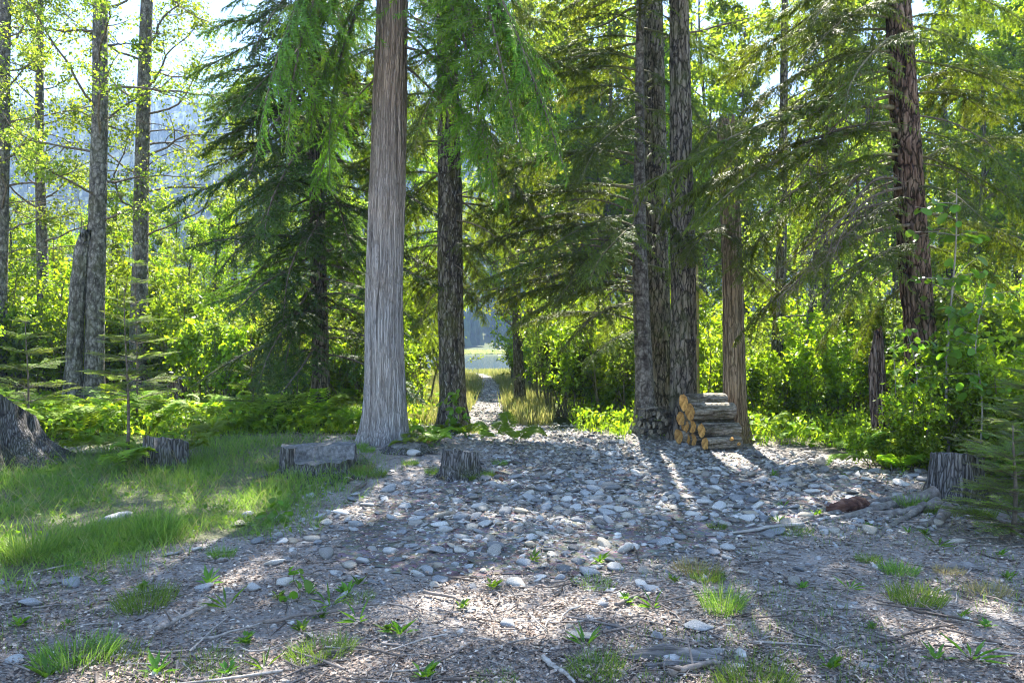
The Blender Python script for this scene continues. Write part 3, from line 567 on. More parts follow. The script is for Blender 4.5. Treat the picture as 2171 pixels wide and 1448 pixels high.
def walk(rg, p, d, L, r, n, up, wig):
    pts = [p]; q = np.array(p, float); d = np.array(d, float)
    for i in range(n):
        d = d + rg.normal(0, wig, 3) + np.array([0, 0, up]); d /= np.linalg.norm(d); q = q + d * L / n; pts.append(q)
    return np.array(pts), r * np.linspace(1, .25, n + 1)
def limb(rg, p, d, L, r, nsub=7, ntw=6, up=.06, wig=.18, sub=.45, leaf_n=8, leaf_spread=.05, geo=None, anch=None):
    """a limb with side branches and twigs; wood goes to geo, leaf anchor points to anch"""
    pts, rad = walk(rg, p, d, L, r, 8, up, wig); V, f = tubes(pts, rad, 5); geo.add(V, f)
    for i in range(nsub):
        s = rg.uniform(.25, 1); k = min(int(s * 8), 7); q = pts[k] + (pts[k + 1] - pts[k]) * (s * 8 - k); t = norm(pts[k + 1] - pts[k])
        e = norm(t * .7 + norm(rg.normal(size=3)) * .8 + np.array([0, 0, .1])); l = L * sub * (1.15 - .7 * s) * rg.uniform(.6, 1.2)
        sp, sr = walk(rg, q, e, l, max(rad[k] * .5, .004), 5, up * .5, wig * 1.2); V, f = tubes(sp, sr, 4); geo.add(V, f)
        tw = []
        for j in range(ntw):
            m = rg.integers(1, 6); tq = sp[m]; te = norm(norm(sp[m] - sp[m - 1]) * .6 + norm(rg.normal(size=3)) * .8)
            tl = l * rg.uniform(.25, .5); tp, tr = walk(rg, tq, te, tl, .0035, 3, -.02, .2); tw.append((tp, tr)); 
            w = rg.uniform(0.1, 1, leaf_n)[:, None] * 3; b = np.minimum(w.astype(int), 2)[:, 0]; anch.append(tp[b] + (tp[b + 1] - tp[b]) * (w - b[:, None]) + rg.normal(0, leaf_spread, (leaf_n, 3)))
        if tw:
            V, f = tubes(np.stack([a for a, _ in tw]), np.stack([b for _, b in tw]), 3); geo.add(V, f)
def leaf_geo(rg, A, size, aspect=.72, flat=.55):
    n = len(A); N = norm(np.array([[0, 0, 1.0]]) * flat + rg.normal(0, .55, (n, 3))); D = norm(np.cross(N, rg.normal(size=(n, 3)))); D = norm(D - np.array([[0, 0, .35]]))
    L = size * rg.uniform(.4, 1.5, n); V, f = leaves(A, D, N, L, L * aspect, .18)
    return Geo().add(V, f, np.repeat(np.clip(rg.normal(.45, .3, n), 0, 1), 4))
def shrub_proto(seed, Hh, nst, spread, leaf, leafmat, leaf_n=7, name='shrub'):
    rg = np.random.default_rng(seed); gw, an = Geo(), []
    for i in range(nst):
        a = rg.uniform(0, 6.28); p = np.array([math.cos(a), math.sin(a), 0]) * rg.uniform(0, .25); l = Hh * rg.uniform(.65, 1.05)
        limb(rg, p, norm(np.array([math.cos(a) * spread, math.sin(a) * spread, 1])), l, .010 + .006 * l, 13, 5, .03, .10, .30, leaf_n, .06, gw, an)
    A = np.concatenate(an); A = A[A[:, 2] > .06]
    return gw.mesh(name + '_stems', M['moss_twig']), leaf_geo(rg, A, leaf).mesh(name + '_leaves', M[leafmat])
def tree_proto(seed, Ht, r, crown0, leaf, leafmat, nl=24, ll=3.0, leaf_n=8, bark='birch_bark', lean=0.0):
    rg = np.random.default_rng(seed); z = np.linspace(-.2, Ht, 60); rad = np.interp(z, [0, Ht], [r, .03])
    V, fs, t = trunk_geo(z, lean * z + .15 * np.sin(z * .5 + seed), .15 * np.sin(z * .4 + 2 * seed), rad, 20, 'ring', seed, .35, .3)
    tr = Geo().add(V, fs, t).mesh('background_trunk', M[bark]); gw, an = Geo(), []
    for i in range(nl):
        s = i / nl; zz = crown0 + (Ht - crown0) * s; a = i * 2.4 + rg.uniform(-.4, .4); e = norm(np.array([math.cos(a), math.sin(a), .35 + .5 * s]))
        limb(rg, np.array([lean * zz + .15 * math.sin(zz * .5 + seed), .15 * math.sin(zz * .4 + 2 * seed), zz]), e, ll * (1 - .65 * s) * rg.uniform(.7, 1.2), .045 * (1 - .6 * s), 9, 6, .04, .16, .45, leaf_n, .10, gw, an)
    return tr, gw.mesh('background_limbs', M['twig']), leaf_geo(rg, np.concatenate(an), leaf).mesh('background_leaves', M[leafmat])

# ------------------------------------------------------------------ the tall trees, each with its own trunk and boughs
rg = np.random.default_rng(77)
# big cedar
T = make_trunk('cedar_tree', 'large cedar with pale grey fibrous trunk flaring at its base beside the low stumps', 'tree', 10.55,
               [(945, 816, 92), (900, 816, 86), (800, 815, 80), (700, 812, 76), (560, 816, 73), (400, 822, 71), (200, 828, 67), (60, 832, 61)], 21, 'strip', 'cedar_bark', 2, 128, .26, .32, amp=.028)
for a in [(-60, 560, 60, -.4), (-90, 600, 190, -.5), (-40, 655, 300, -.4), (-120, 660, 120, -.3), (-20, 1010, 195, -.6), (60, 1120, 300, -.6), (100, 1195, 345, -.5),
          (60, 1030, 410, -.5), (-110, 1000, 40, -.3), (-140, 1120, 110, -.3), (-40, 1200, 190, -.3), (20, 960, 215, -.5), (100, 620, 250, -.4), (-160, 700, 20, -.2), (-180, 960, -30, -.3),
          (150, 660, 420, .6), (130, 1080, 450, .8), (-30, 1060, 150, .3), (-60, 950, 110, .9), (0, 740, 100, 1.2), (30, 1150, 230, .5), (-60, 640, 300, .5), (-240, 610, 330, -1.0), (-60, 700, 400, -.3), (-250, 1040, 240, -1.0), (-230, 1110, 330, -1.5), (-200, 1200, 370, -1.2), (-120, 1050, 420, -1.0), (-220, 545, 320, -.9), (-260, 1150, 250, -1.1), (-280, 590, 200, -.9)]:
    bough_px(T, *a, 'cedar', int(rg.integers(0, 5)))
crown(T, 8.3, 20.5, 40, 'cedar', 3.0, .8, rg, (-.42, -.1), avoid=.8)
# dark fir behind it on the left, boughs sweeping far to the left
T = make_trunk('fir_tree', 'dark green fir with long boughs sweeping down to the ground left of the cedar', 'tree', 14.5,
               [(880, 682, 36), (700, 678, 31), (500, 674, 29), (200, 668, 26), (0, 664, 23)], 19, 'furrow', 'furrow_bark', 4, 40, .4)
for a in [(70, 395, 165, -.6), (130, 430, 290, -.9), (20, 420, 75, -.3), (210, 425, 330, -.3), (290, 445, 410, -.8), (360, 470, 470, -.2), (420, 455, 585, -.9), (480, 500, 640, -.6), (540, 520, 690, -1.2), (330, 520, 560, -1.6),
          (180, 520, 400, -1.8), (560, 560, 760, -.6), (-40, 470, 20, -1.2), (250, 560, 500, -2.1), (100, 500, 250, -1.9), (440, 600, 680, -1.6), (-60, 540, 120, -2.0), (600, 545, 828, -1.6), (610, 600, 815, -1.0), (380, 760, 560, -1.2), (300, 790, 420, .8),
          (500, 780, 640, .8), (200, 770, 330, 1.3), (60, 760, 210, 1.5), (-20, 740, 90, -1.6), (430, 840, 600, 1.2), (60, 600, 180, -2.3), (150, 440, 230, 1.0), (260, 400, 200, .6), (330, 480, 330, 1.6)]:
    bough_px(T, *a, 'fir', int(rg.integers(0, 5)))
crown(T, 1.3, 8.0, 58, 'fir', 2.5, 2.3, rg, (-.5, -.1)); crown(T, 7.6, 18.5, 34, 'fir', 2.4, .5, rg, (-.35, 0))
# dark hemlock bough in front of the fir comes from the mossy tree right of the cedar
T = make_trunk('hemlock_tree', 'mossy dark trunked hemlock just right of the large grey cedar', 'tree', 13.6,
               [(905, 961, 58), (860, 960, 53), (700, 957, 52), (500, 955, 50), (300, 952, 46), (100, 948, 42), (0, 946, 40)], 20, 'furrow', 'mossy_bark', 5, 64, .38, .35, amp=.019)
for a in [(520, 1040, 560, -1.2), (300, 1150, 470, -.8), (200, 1180, 250, -1.0), (120, 1260, 170, -.8), (60, 1200, 60, -.6), (420, 1120, 610, .6), (500, 880, 640, 1.0), (360, 800, 560, 1.5), (560, 830, 700, 1.6), (600, 1030, 690, .8),
          (-40, 1120, 30, -1.5), (-60, 1000, 90, -2.0), (250, 1060, 330, -1.9), (620, 905, 745, 1.2), (160, 880, 330, -1.2), (330, 1130, 330, 1.6), (430, 1200, 520, .9)]:
    bough_px(T, *a, 'hemlock', int(rg.integers(0, 5)))
for a in [(560, 1000, 660, .6), (520, 1035, 640, 1.0), (470, 1015, 600, 1.4), (600, 880, 700, .8), (560, 890, 660, 1.3)]: bough_px(T, *a, 'hemlock', int(rg.integers(0, 5)))
crown(T, 3.4, 7.2, 18, 'hemlock', 2.2, 2.4, rg, (-.4, -.05), (.0, 3.14))
for a in [(500, 880, 560, -.7), (560, 1010, 640, -.8), (470, 1080, 540, -.9), (610, 890, 690, -.5), (420, 1110, 420, -.9)]: bough_px(T, *a, 'dead', int(rg.integers(0, 4)))
crown(T, 6.8, 19.5, 40, 'hemlock', 3.0, .6, rg, (-.35, 0))
# dark ringed trunk with wide roots above the split firewood: its boughs fill the middle
T = make_trunk('hemlock_tree', 'slim dark ringed hemlock with spreading roots above the grey split firewood', 'tree', 13.4,
               [(905, 1374, 38), (840, 1368, 37), (700, 1362, 34), (560, 1357, 31), (450, 1355, 26), (250, 1356, 19), (0, 1357, 16)], 17, 'ring', 'dark_birch_bark', 6, 48, 1.0, .28, amp=.012)
for a in [(500, 1010, 520, -.8), (590, 1000, 640, -.3), (600, 1080, 700, -1.0), (430, 1020, 440, -.5), (560, 1100, 590, .8), (640, 1190, 745, -1.2), (700, 1240, 780, -.9), (350, 1060, 350, -.8), (590, 1180, 690, 1.2), (280, 1130, 300, -.5),
          (460, 1130, 560, -1.4), (520, 1180, 640, -1.8), (640, 1260, 735, .9), (200, 1180, 200, -.9), (390, 1200, 470, 1.3), (250, 1230, 390, -1.5), (680, 1100, 690, 1.2), (130, 1190, 110, -.6), (50, 1220, 40, -.6), (480, 1250, 600, -1.9), (430, 1480, 560, -1.4), (560, 1500, 640, .9), (560, 1010, 600, -1.5), (480, 1060, 480, .6), (330, 1000, 400, -.9), (150, 1080, 200, -.6), (400, 980, 470, .3), (620, 1060, 640, -1.3), (300, 1240, 330, -1.2), (80, 1130, 130, .5), (200, 1290, 260, -1.0), (-30, 1180, 30, -.4), (300, 1500, 420, -.9), (150, 1490, 260, -.7), (20, 1500, 120, -.6), (230, 1560, 330, .4), (60, 1580, 180, .5)]:
    bough_px(T, *a, 'hemlock', int(rg.integers(0, 5)))
for a in [(520, 1130, 545, -.7), (595, 1150, 600, -.6), (500, 1200, 520, -1.0), (600, 1230, 690, -.9), (660, 1430, 680, -.6), (180, 1240, 150, -.7), (560, 1060, 600, -.6), (450, 1140, 440, -.6), (620, 1120, 660, .3), (350, 1200, 330, -.5), (540, 1040, 560, .4)]: bough_px(T, *a, 'dead', int(rg.integers(0, 4)))
crown(T, 6.6, 16.5, 30, 'hemlock', 2.8, .5, rg, (-.35, 0), (1.5, 4.9)); crown(T, 7.2, 14.0, 9, 'hemlock', 2.4, 1.2, rg, (-.35, 0), (4.9, 7.2))  # second set of high boughs added to break trunk shadows into dapples
# furrowed cottonwood behind, and pale one to its right
T1 = make_trunk('cottonwood_tree', 'thick brown furrowed trunk close behind the slim dark ringed hemlock', 'tree', 14.9,
                [(890, 1402, 62), (800, 1398, 54), (650, 1393, 52), (500, 1389, 50), (250, 1386, 44), (0, 1382, 40)], 19, 'furrow', 'furrow_bark', 7, 64, .25, .4)
T2 = make_trunk('cottonwood_tree', 'straight grey furrowed trunk rising right behind the stacked cut logs', 'tree', 12.6,
                [(935, 1447, 58), (850, 1448, 53), (700, 1449, 50), (500, 1446, 48), (300, 1442, 42), (100, 1440, 38), (0, 1439, 36)], 20, 'furrow', 'furrow_bark', 8, 72, .18, .4, amp=.027)
# (their crowns start above the frame)
TOPS = [T1, T2]
# brown tree right of the log pile, broken off
T3 = make_trunk('cedar_tree', 'brown stringy cedar with a broken top standing right of the cut logs', 'tree', 12.3,
                [(935, 1561, 50), (880, 1557, 46), (750, 1555, 44), (620, 1553, 42), (400, 1546, 38), (245, 1538, 34)], 5.55, 'strip', 'brown_bark', 9, 56, .35, .3, broken=5.45, amp=.014)
for a in [(480, 1450, 560, -1.3), (420, 1640, 560, -.8), (380, 1480, 480, -1.5), (500, 1600, 620, -1.2), (560, 1660, 660, .8), (350, 1620, 420, 1.0), (255, 1620, 330, -.6), (250, 1470, 350, -.7), (262, 1560, 380, -1.0), (270, 1600, 250, .4)]: bough_px(T3, *a, 'hemlock', int(rg.integers(0, 5)))
T4 = make_trunk('dead_pole', 'thin yellowish dead pole standing behind the grey trunk by the logs', 'dead tree', 14.2, [(900, 1476, 15), (700, 1475, 14), (560, 1474, 12)], 3.4, 'smooth', 'pole_wood', 10, 20, .1)
# big hemlock on the right
T = make_trunk('hemlock_tree', 'leaning red barked hemlock with wide drooping boughs behind the round leaved saplings', 'tree', 9.8,
               [(1000, 1968, 66), (900, 1962, 60), (700, 1950, 57), (560, 1938, 56), (400, 1928, 53), (200, 1915, 50), (0, 1903, 44)], 19, 'furrow', 'red_bark', 12, 72, .2, .4, amp=.026)
for a in [(40, 1610, 110, -.4), (-30, 1600, 60, .6), (110, 1570, 240, -.3), (200, 1500, 350, -.9), (230, 1340, 415, -.6), (280, 1480, 470, -1.3), (330, 1600, 480, -.8), (150, 1640, 330, .9), 
          (380, 1660, 560, .8), (420, 1720, 600, -.9), (450, 1650, 640, .4), (520, 1770, 660, -1.2), (560, 1730, 740, .8), (600, 1810, 760, .9), (-70, 1720, 60, -1.0), (-60, 1650, 40, .5), (10, 1700, 150, -1.2), (90, 1750, 200, .6), (40, 2100, 60, .5), (200, 2120, 260, .9), (300, 2090, 350, -.9), (140, 1600, 280, .5), (60, 1560, 160, .9), (260, 1590, 420, .2), (-20, 1760, 120, .8), (340, 1700, 470, .3), (90, 1790, 240, -1.9), 
          (60, 2120, 150, -.7), (-20, 2190, 60, -.6), (130, 2230, 260, -.5), (280, 2180, 400, -.7), (330, 2220, 500, -.4), (400, 2100, 480, -1.3), (450, 2240, 600, .5), (520, 2150, 640, .9), (360, 2150, 300, .9), (180, 2160, 180, 1.0),
          (620, 2080, 720, 1.1), (340, 1560, 560, 1.1), (270, 1420, 440, .9), (470, 1560, 720, 1.5)]:
    bough_px(T, *a, 'hemlock', int(rg.integers(0, 5)))
for a in [(430, 1700, 560, -.9), (480, 1650, 640, -.5), (540, 1740, 640, -.9), (330, 1700, 520, -.6), (400, 1760, 560, -1.2), (600, 2090, 690, -.6), (500, 2090, 500, -.8), (200, 1650, 420, -.7), (260, 1600, 380, -.3), (150, 1700, 260, -.6), (440, 1620, 600, .4), (350, 2120, 420, -.5), (250, 2130, 330, -.6), (380, 1740, 500, -1.4)]: bough_px(T, *a, 'dead', int(rg.integers(0, 4)))
crown(T, 6.2, 18.5, 18, 'hemlock', 2.6, .6, rg, (-.35, 0), (1.7, 4.9)); crown(T, 6.4, 18.5, 10, 'hemlock', 2.0, .6, rg, (-.35, 0))
# deciduous trunks on the left with limbs and leaves
def leafy_trunk(T, seed, z0, z1, nl, L, leaf=.055, leaf_n=5, az=None, rise=(.0, .5), subs=8):
    rg = np.random.default_rng(seed); an = []
    for i in range(nl):
        z = z0 + (z1 - z0) * (i + rg.uniform(0, .8)) / nl; a = i * 2.4 + rg.uniform(-.5, .5) if az is None else rg.uniform(*az); r = float(T.r(z))
        e = norm(np.array([math.cos(a), math.sin(a), rg.uniform(*rise)])); gw = Geo()
        limb(rg, np.array([float(T.cx(z)), 0, z]) + e * r * .6, e, L * rg.uniform(.6, 1.25), min(.032, r * .22), subs, 6, .03, .2, .42, leaf_n, .07, gw, an)
        obj('limb', gw.mesh('limb', M['twig']), T.o)
    obj('crown', leaf_geo(rg, np.concatenate(an), leaf).mesh('crown', M['birch_leaf']), T.o)
leafy_trunk(TOPS[0], 91, 7.6, 18.0, 16, 3.6, .10, 9); leafy_trunk(TOPS[1], 92, 7.2, 19.0, 18, 3.6, .10, 9)  # crowns out of view, added dense to shade the stones
LEFT = [('alder_tree', 'mossy alder at the outer edge of the wood behind the huge flared stump', 19.0, [(850, 0, 30), (600, 2, 27), (300, 6, 26), (0, 12, 24)], 21),
        ('alder_tree', 'slender pale alder with a crooked mossy foot in the left hand grove', 20.0, [(840, 104, 34), (760, 96, 30), (680, 92, 26), (500, 88, 23), (300, 84, 19), (0, 85, 14)], 22),
        ('birch_tree', 'thickest white flecked birch of the grove with a broken trunk fused to it', 17.0, [(880, 198, 46), (760, 199, 42), (600, 204, 40), (450, 208, 38), (250, 212, 34), (0, 212, 31)], 23),
        ('birch_tree', 'ringed birch with bare crooked side limbs next to the dark fir', 19.0, [(860, 292, 42), (600, 297, 36), (450, 299, 33), (250, 302, 31), (0, 311, 26)], 24)]
LEFT = [(a, b, d, [(y, x, w * .88) for y, x, w in s], q) for a, b, d, s, q in LEFT]
for nm, lb, d, smp, sd in LEFT:
    T = make_trunk(nm, lb, 'tree', d, smp, 18, 'ring', 'birch_bark', sd, 40, .3, amp=.012)
    leafy_trunk(T, sd, 4.2, 9.8, 15, 2.6, .075, 10, subs=8); leafy_trunk(T, sd + 50, 9.8, 17.0, 8, 2.4, .08, 5)
    for k in range(5):
        z = rg.uniform(3.6, 7.8); a = rg.choice([0, math.pi]) + rg.uniform(-.6, .6); c = np.array([float(T.cx(z)), 0, z]); e = np.array([math.cos(a), math.sin(a), 0])
        put_bough(T.o, c + e * float(T.r(z)) * .7, c + e * rg.uniform(1.0, 2.2) + np.array([0, 0, rg.uniform(-.4, .5)]), 'dead', int(rg.integers(0, 4)))
T = make_trunk('broken_birch', 'leaning mossy broken trunk with one bare forked twig on top', 'dead tree', 16.8, [(860, 154, 34), (760, 158, 30), (640, 163, 28), (530, 172, 26), (485, 182, 20)], 4.35, 'furrow', 'birch_bark', 31, 40, .25, broken=4.2)
bough_px(T, 500, 165, 405, -.2, 'dead', 1); bough_px(T, 505, 205, 430, .1, 'dead', 2)
for d, smp, sd, lb in [(19.5, [(880, 1104, 24), (800, 1100, 22), (700, 1096, 20), (560, 1092, 17)], 33, 'short mossy trunk with a bushy clump of stems beside the lake path'),
                       (15.5, [(920, 1638, 30), (780, 1645, 25), (600, 1655, 22), (350, 1660, 18)], 34, 'mossy green trunk in the thicket behind the broken cedar'),
                       (16.5, [(925, 1690, 22), (800, 1706, 20), (650, 1722, 17), (400, 1745, 14)], 35, 'slanting slim trunk in the thicket between the mossy trunk and the hemlock'),
                       (17.0, [(900, 1748, 18), (700, 1750, 16), (400, 1752, 13)], 36, 'slim upright dark trunk in the thicket near the shredded snag')]:
    T = make_trunk('alder_tree', lb, 'tree', d, smp, 11 if sd > 33 else 6.5, 'ring', 'mossy_bark', sd, 28, .3); leafy_trunk(T, sd, 2.2 if sd > 33 else 1.6, T.top - .3, 14, 1.7, .08, 6)
# shredded dead snag on the right
T = make_trunk('dead_snag', 'shredded red brown dead snag splintered at the foot, left of the leaning hemlock', 'dead tree', 9.9, [(1000, 1874, 13), (940, 1868, 22), (860, 1860, 26), (760, 1858, 24), (690, 1862, 13)], 2.0, 'strip', 'snag_wood', 41, 60, .0, broken=1.8, amp=.055)
for k in range(14):
    a = rg.uniform(0, 6.28); p0 = np.array([math.cos(a) * .09, math.sin(a) * .09, rg.uniform(.5, 1.3)]); z = np.linspace(0, 1, 6)
    pts = p0[None] + np.outer(z, [rg.normal(0, .06) + .04, rg.normal(-.03, .05), -p0[2] * rg.uniform(.7, 1.0)]); V, f = tubes(pts, .014 * (1 - .6 * z), 4); obj('splinter', Geo().add(V, f).mesh('splinter', M['snag_wood']), T.o)

# ------------------------------------------------------------------ background trees and thickets
TREES = [tree_proto(101 + i, h, r, c0, lf, 'broad_leaf', nl, ll, 9, 'mossy_bark', ln) for i, (h, r, c0, lf, nl, ll, ln) in enumerate([(11, .13, 1.6, .105, 24, 2.9, .01), (13, .16, 2.4, .115, 26, 3.3, -.015), (9, .10, 1.2, .095, 22, 2.5, .02), (17, .17, 4.2, .13, 34, 3.6, .0)])]
def bg_tree(x, y, v, s, rz, label, group):
    tr, lm, lf = TREES[v]; t = thing('alder_tree', label, 'tree', (x, y, Hs(x, y)), group); t.rotation_euler = (0, 0, rz); t.scale = (s, s, s)
    obj('trunk', tr, t); obj('limbs', lm, t); obj('crown', lf, t); return t
rg = np.random.default_rng(9)
def xpx(px, d): return (px - CX) / F * d
MARKS = [(-80, 60, 'the huge flared stump'), (60, 145, 'the slender pale alder'), (145, 250, 'the thickest birch'), (250, 350, 'the ringed birch'), (350, 470, 'the brown weathered stump'), (470, 620, 'the tips of the dark fir'), (620, 740, 'the trunk of the dark fir'),
         (740, 880, 'the large grey cedar'), (880, 1050, 'the mossy hemlock'), (1050, 1150, 'the bushy clump on the path'), (1150, 1260, 'the low bank right of the path'), (1260, 1380, 'the slim dark ringed hemlock'), (1380, 1430, 'the thick furrowed trunk'), (1430, 1510, 'the cut logs'),
         (1510, 1600, 'the broken cedar'), (1600, 1670, 'the mossy green trunk'), (1670, 1800, 'the slanting slim trunk'), (1800, 1900, 'the shredded snag'), (1900, 1985, 'the leaning red hemlock'), (1985, 2060, 'the rooted stump'), (2060, 2600, 'the bushy young fir')]
def mark(px):
    for a, b, m in MARKS:
        if a <= px < b: return m
    return MARKS[0][2] if px < 0 else MARKS[-1][2]
def bg_row(rows, kindtxt, group):
    for px, d, v, s in rows:
        o = bg_tree(xpx(px, d), d, v, s * rg.uniform(.95, 1.08), rg.uniform(0, 6), kindtxt + ' behind ' + mark(px), group + ' behind ' + mark(px))
bg_row([(-360, 22, 1, .8), (-280, 28, 0, .9), (-450, 27, 3, .8), (-560, 22, 0, .9), (-220, 20, 2, .8), (-60, 30, 0, .75), (40, 34, 2, .8), (130, 27, 2, .62), (250, 36, 0, .66), (345, 29, 2, .66), (430, 35, 1, .6), (-160, 24, 1, .8), (190, 31, 2, .75), (90, 25, 2, .6), (400, 27, 2, .62), (20, 26, 0, .6), (300, 25, 2, .7), (455, 24, 2, .7), (230, 27, 2, .72), (370, 31, 0, .66)], 'pale green young alder at the lake edge', 'young alders')
bg_row([(500, 32, 0, .8), (575, 29, 2, .75), (640, 35, 1, .85), (730, 31, 0, .8), (800, 36, 1, .9), (540, 36, 3, .85), (690, 34, 3, .85), (770, 39, 3, .9), (880, 29, 3, .62), (955, 40, 3, .8), (925, 52, 3, .9)], 'bright green alder', 'alders')
bg_row([(1085, 33, 3, .75), (1160, 36, 0, 1.3), (1220, 40, 1, 1.4), (1270, 37, 0, 1.35), (1330, 41, 1, 1.4), (1400, 37, 1, 1.3), (1450, 40, 1, 1.25), (1115, 38, 3, 1.1), (1200, 41, 3, 1.2), (1290, 37, 3, 1.15), (1360, 40, 3, 1.2), (1130, 46, 3, 1.3), (1250, 47, 3, 1.35), (1390, 47, 3, 1.35)], 'tall yellow green alder', 'tall alders')
bg_row([(1500, 30, 0, 1.0), (1560, 34, 1, .9), (1490, 35, 3, 1.05), (1580, 33, 3, .95), (1660, 30, 0, .7), (1740, 30, 2, 1.0), (1820, 33, 1, 1.0), (1900, 29, 0, 1.1), (1990, 32, 1, 1.15), (2080, 27, 0, 1.1), (2160, 31, 1, 1.2), (2240, 25, 0, 1.1), (2330, 28, 1, 1.2), (2440, 23, 0, 1.1), (2560, 25, 1, 1.1), (2680, 20, 0, 1.0), (2420, 32, 3, 1.1), (1760, 35, 3, 1.1), (1850, 31, 3, 1.05), (2010, 31, 3, 1.1), (2110, 34, 3, 1.15), (2190, 27, 3, 1.0), (2050, 38, 1, 1.2), (1860, 40, 1, 1.2), (2200, 38, 1, 1.2)], 'leafy alder deep in the thicket', 'thicket alders')
SHR = [shrub_proto(201 + i, h, ns, sp, lf, 'broad_leaf', 7) for i, (h, ns, sp, lf) in enumerate([(3.0, 6, .28, .085), (3.8, 7, .22, .09), (2.2, 7, .40, .075), (2.7, 6, .34, .095), (1.3, 7, .55, .07)])] + [shrub_proto(221, 2.4, 6, .36, .13, 'broad_leaf', 5), shrub_proto(222, 3.1, 6, .26, .065, 'birch_leaf', 9), shrub_proto(223, 2.6, 6, .30, .10, 'dull_leaf', 7)]
def shrub(x, y, v, s, rz, label, group):
    w, lf = SHR[v]; t = thing('shrub', label, 'shrub', (x, y, Hs(x, y)), group); t.rotation_euler = (0, 0, rz); t.scale = (s, s, s * rg.uniform(.9, 1.1)); obj('stems', w, t); obj('leaves', lf, t)
def scatter(n, px0, px1, d0, d1, vs, s0, s1, label, group):
    for i in range(n):
        d = d0 + (d1 - d0) * rg.uniform(0, 1); px = px0 + (px1 - px0) * (i + rg.uniform(0, 1)) / n
        x = xpx(px, d)
        if trail_dist(x, d)[0] < .9: continue
        shrub(x, d, int(rg.choice(vs)) if rg.uniform() < .68 or s1 < .7 else int(rg.choice([5, 6, 7])), rg.uniform(s0, s1), rg.uniform(0, 6.28), label + mark(px), group + mark(px))
scatter(14, -560, -60, 15, 23, [0, 1, 3], .8, 1.2, 'leafy shrub in the sunlit thicket behind ', 'thicket shrubs behind ')
scatter(14, 2300, 2750, 8.5, 16, [0, 1, 3], .8, 1.1, 'dense leafy shrub close behind ', 'dense shrubs behind ')
scatter(34, -60, 440, 18.5, 26, [0, 1, 1, 3], .8, 1.3, 'leafy shrub in the sunlit thicket behind ', 'thicket shrubs behind ')
scatter(14, 420, 850, 15.8, 18, [0, 2, 3], .7, .95, 'bright leafy shrub filling the gap behind ', 'bright shrubs behind ')
scatter(14, 440, 830, 19, 24, [0, 1, 3], .85, 1.1, 'bright leafy shrub filling the gap behind ', 'bright shrubs behind ')
scatter(12, 1140, 1380, 15.8, 18.0, [2, 3, 4], .7, 1.0, 'bright green shrub on the bank behind ', 'bank shrubs behind ')
scatter(14, 1130, 1420, 19, 25, [0, 1, 3], .8, 1.1, 'bright green shrub on the bank behind ', 'bank shrubs behind ')
scatter(12, 1480, 1850, 14.2, 16.0, [2, 3, 4], .6, .95, 'sunlit thicket shrub behind ', 'sunlit shrubs behind ')
scatter(15, 1480, 1900, 17, 22, [0, 1, 3], .8, 1.1, 'sunlit thicket shrub behind ', 'sunlit shrubs behind ')
scatter(13, 1980, 2300, 9.6, 13.0, [0, 2, 3], .6, .95, 'dense leafy shrub close behind ', 'dense shrubs behind ')
scatter(13, 1900, 2300, 13, 18, [0, 1, 3], .9, 1.15, 'dense leafy shrub close behind ', 'dense shrubs behind ')
scatter(5, 1850, 2030, 8.9, 9.5, [4], .4, .6, 'small bright shrub growing round the foot of ', 'foot shrubs of ')
scatter(5, 1970, 2120, 8.8, 9.6, [2, 4], .45, .65, 'small bright shrub growing round the foot of ', 'foot shrubs of ')
scatter(3, 850, 890, 18, 22, [0, 1], .8, 1.0, 'bright leafy shrub filling the gap behind ', 'bright shrubs behind ')
scatter(5, 1072, 1120, 24, 31, [1, 0], .9, 1.15, 'bright green shrub on the bank behind ', 'bank shrubs behind ')
scatter(8, 2030, 2230, 8.3, 9.6, [2, 3], .5, .8, 'bright bushy shrub crowding round ', 'bushy shrubs round ')
scatter(9, 1075, 1120, 21, 34, [2, 4], .5, .7, 'low yellow green bush on the meadow beside ', 'meadow bushes beside ')
scatter(6, 1068, 1100, 17, 22, [4], .5, .7, 'low yellow green bush on the meadow beside ', 'meadow bushes beside ')

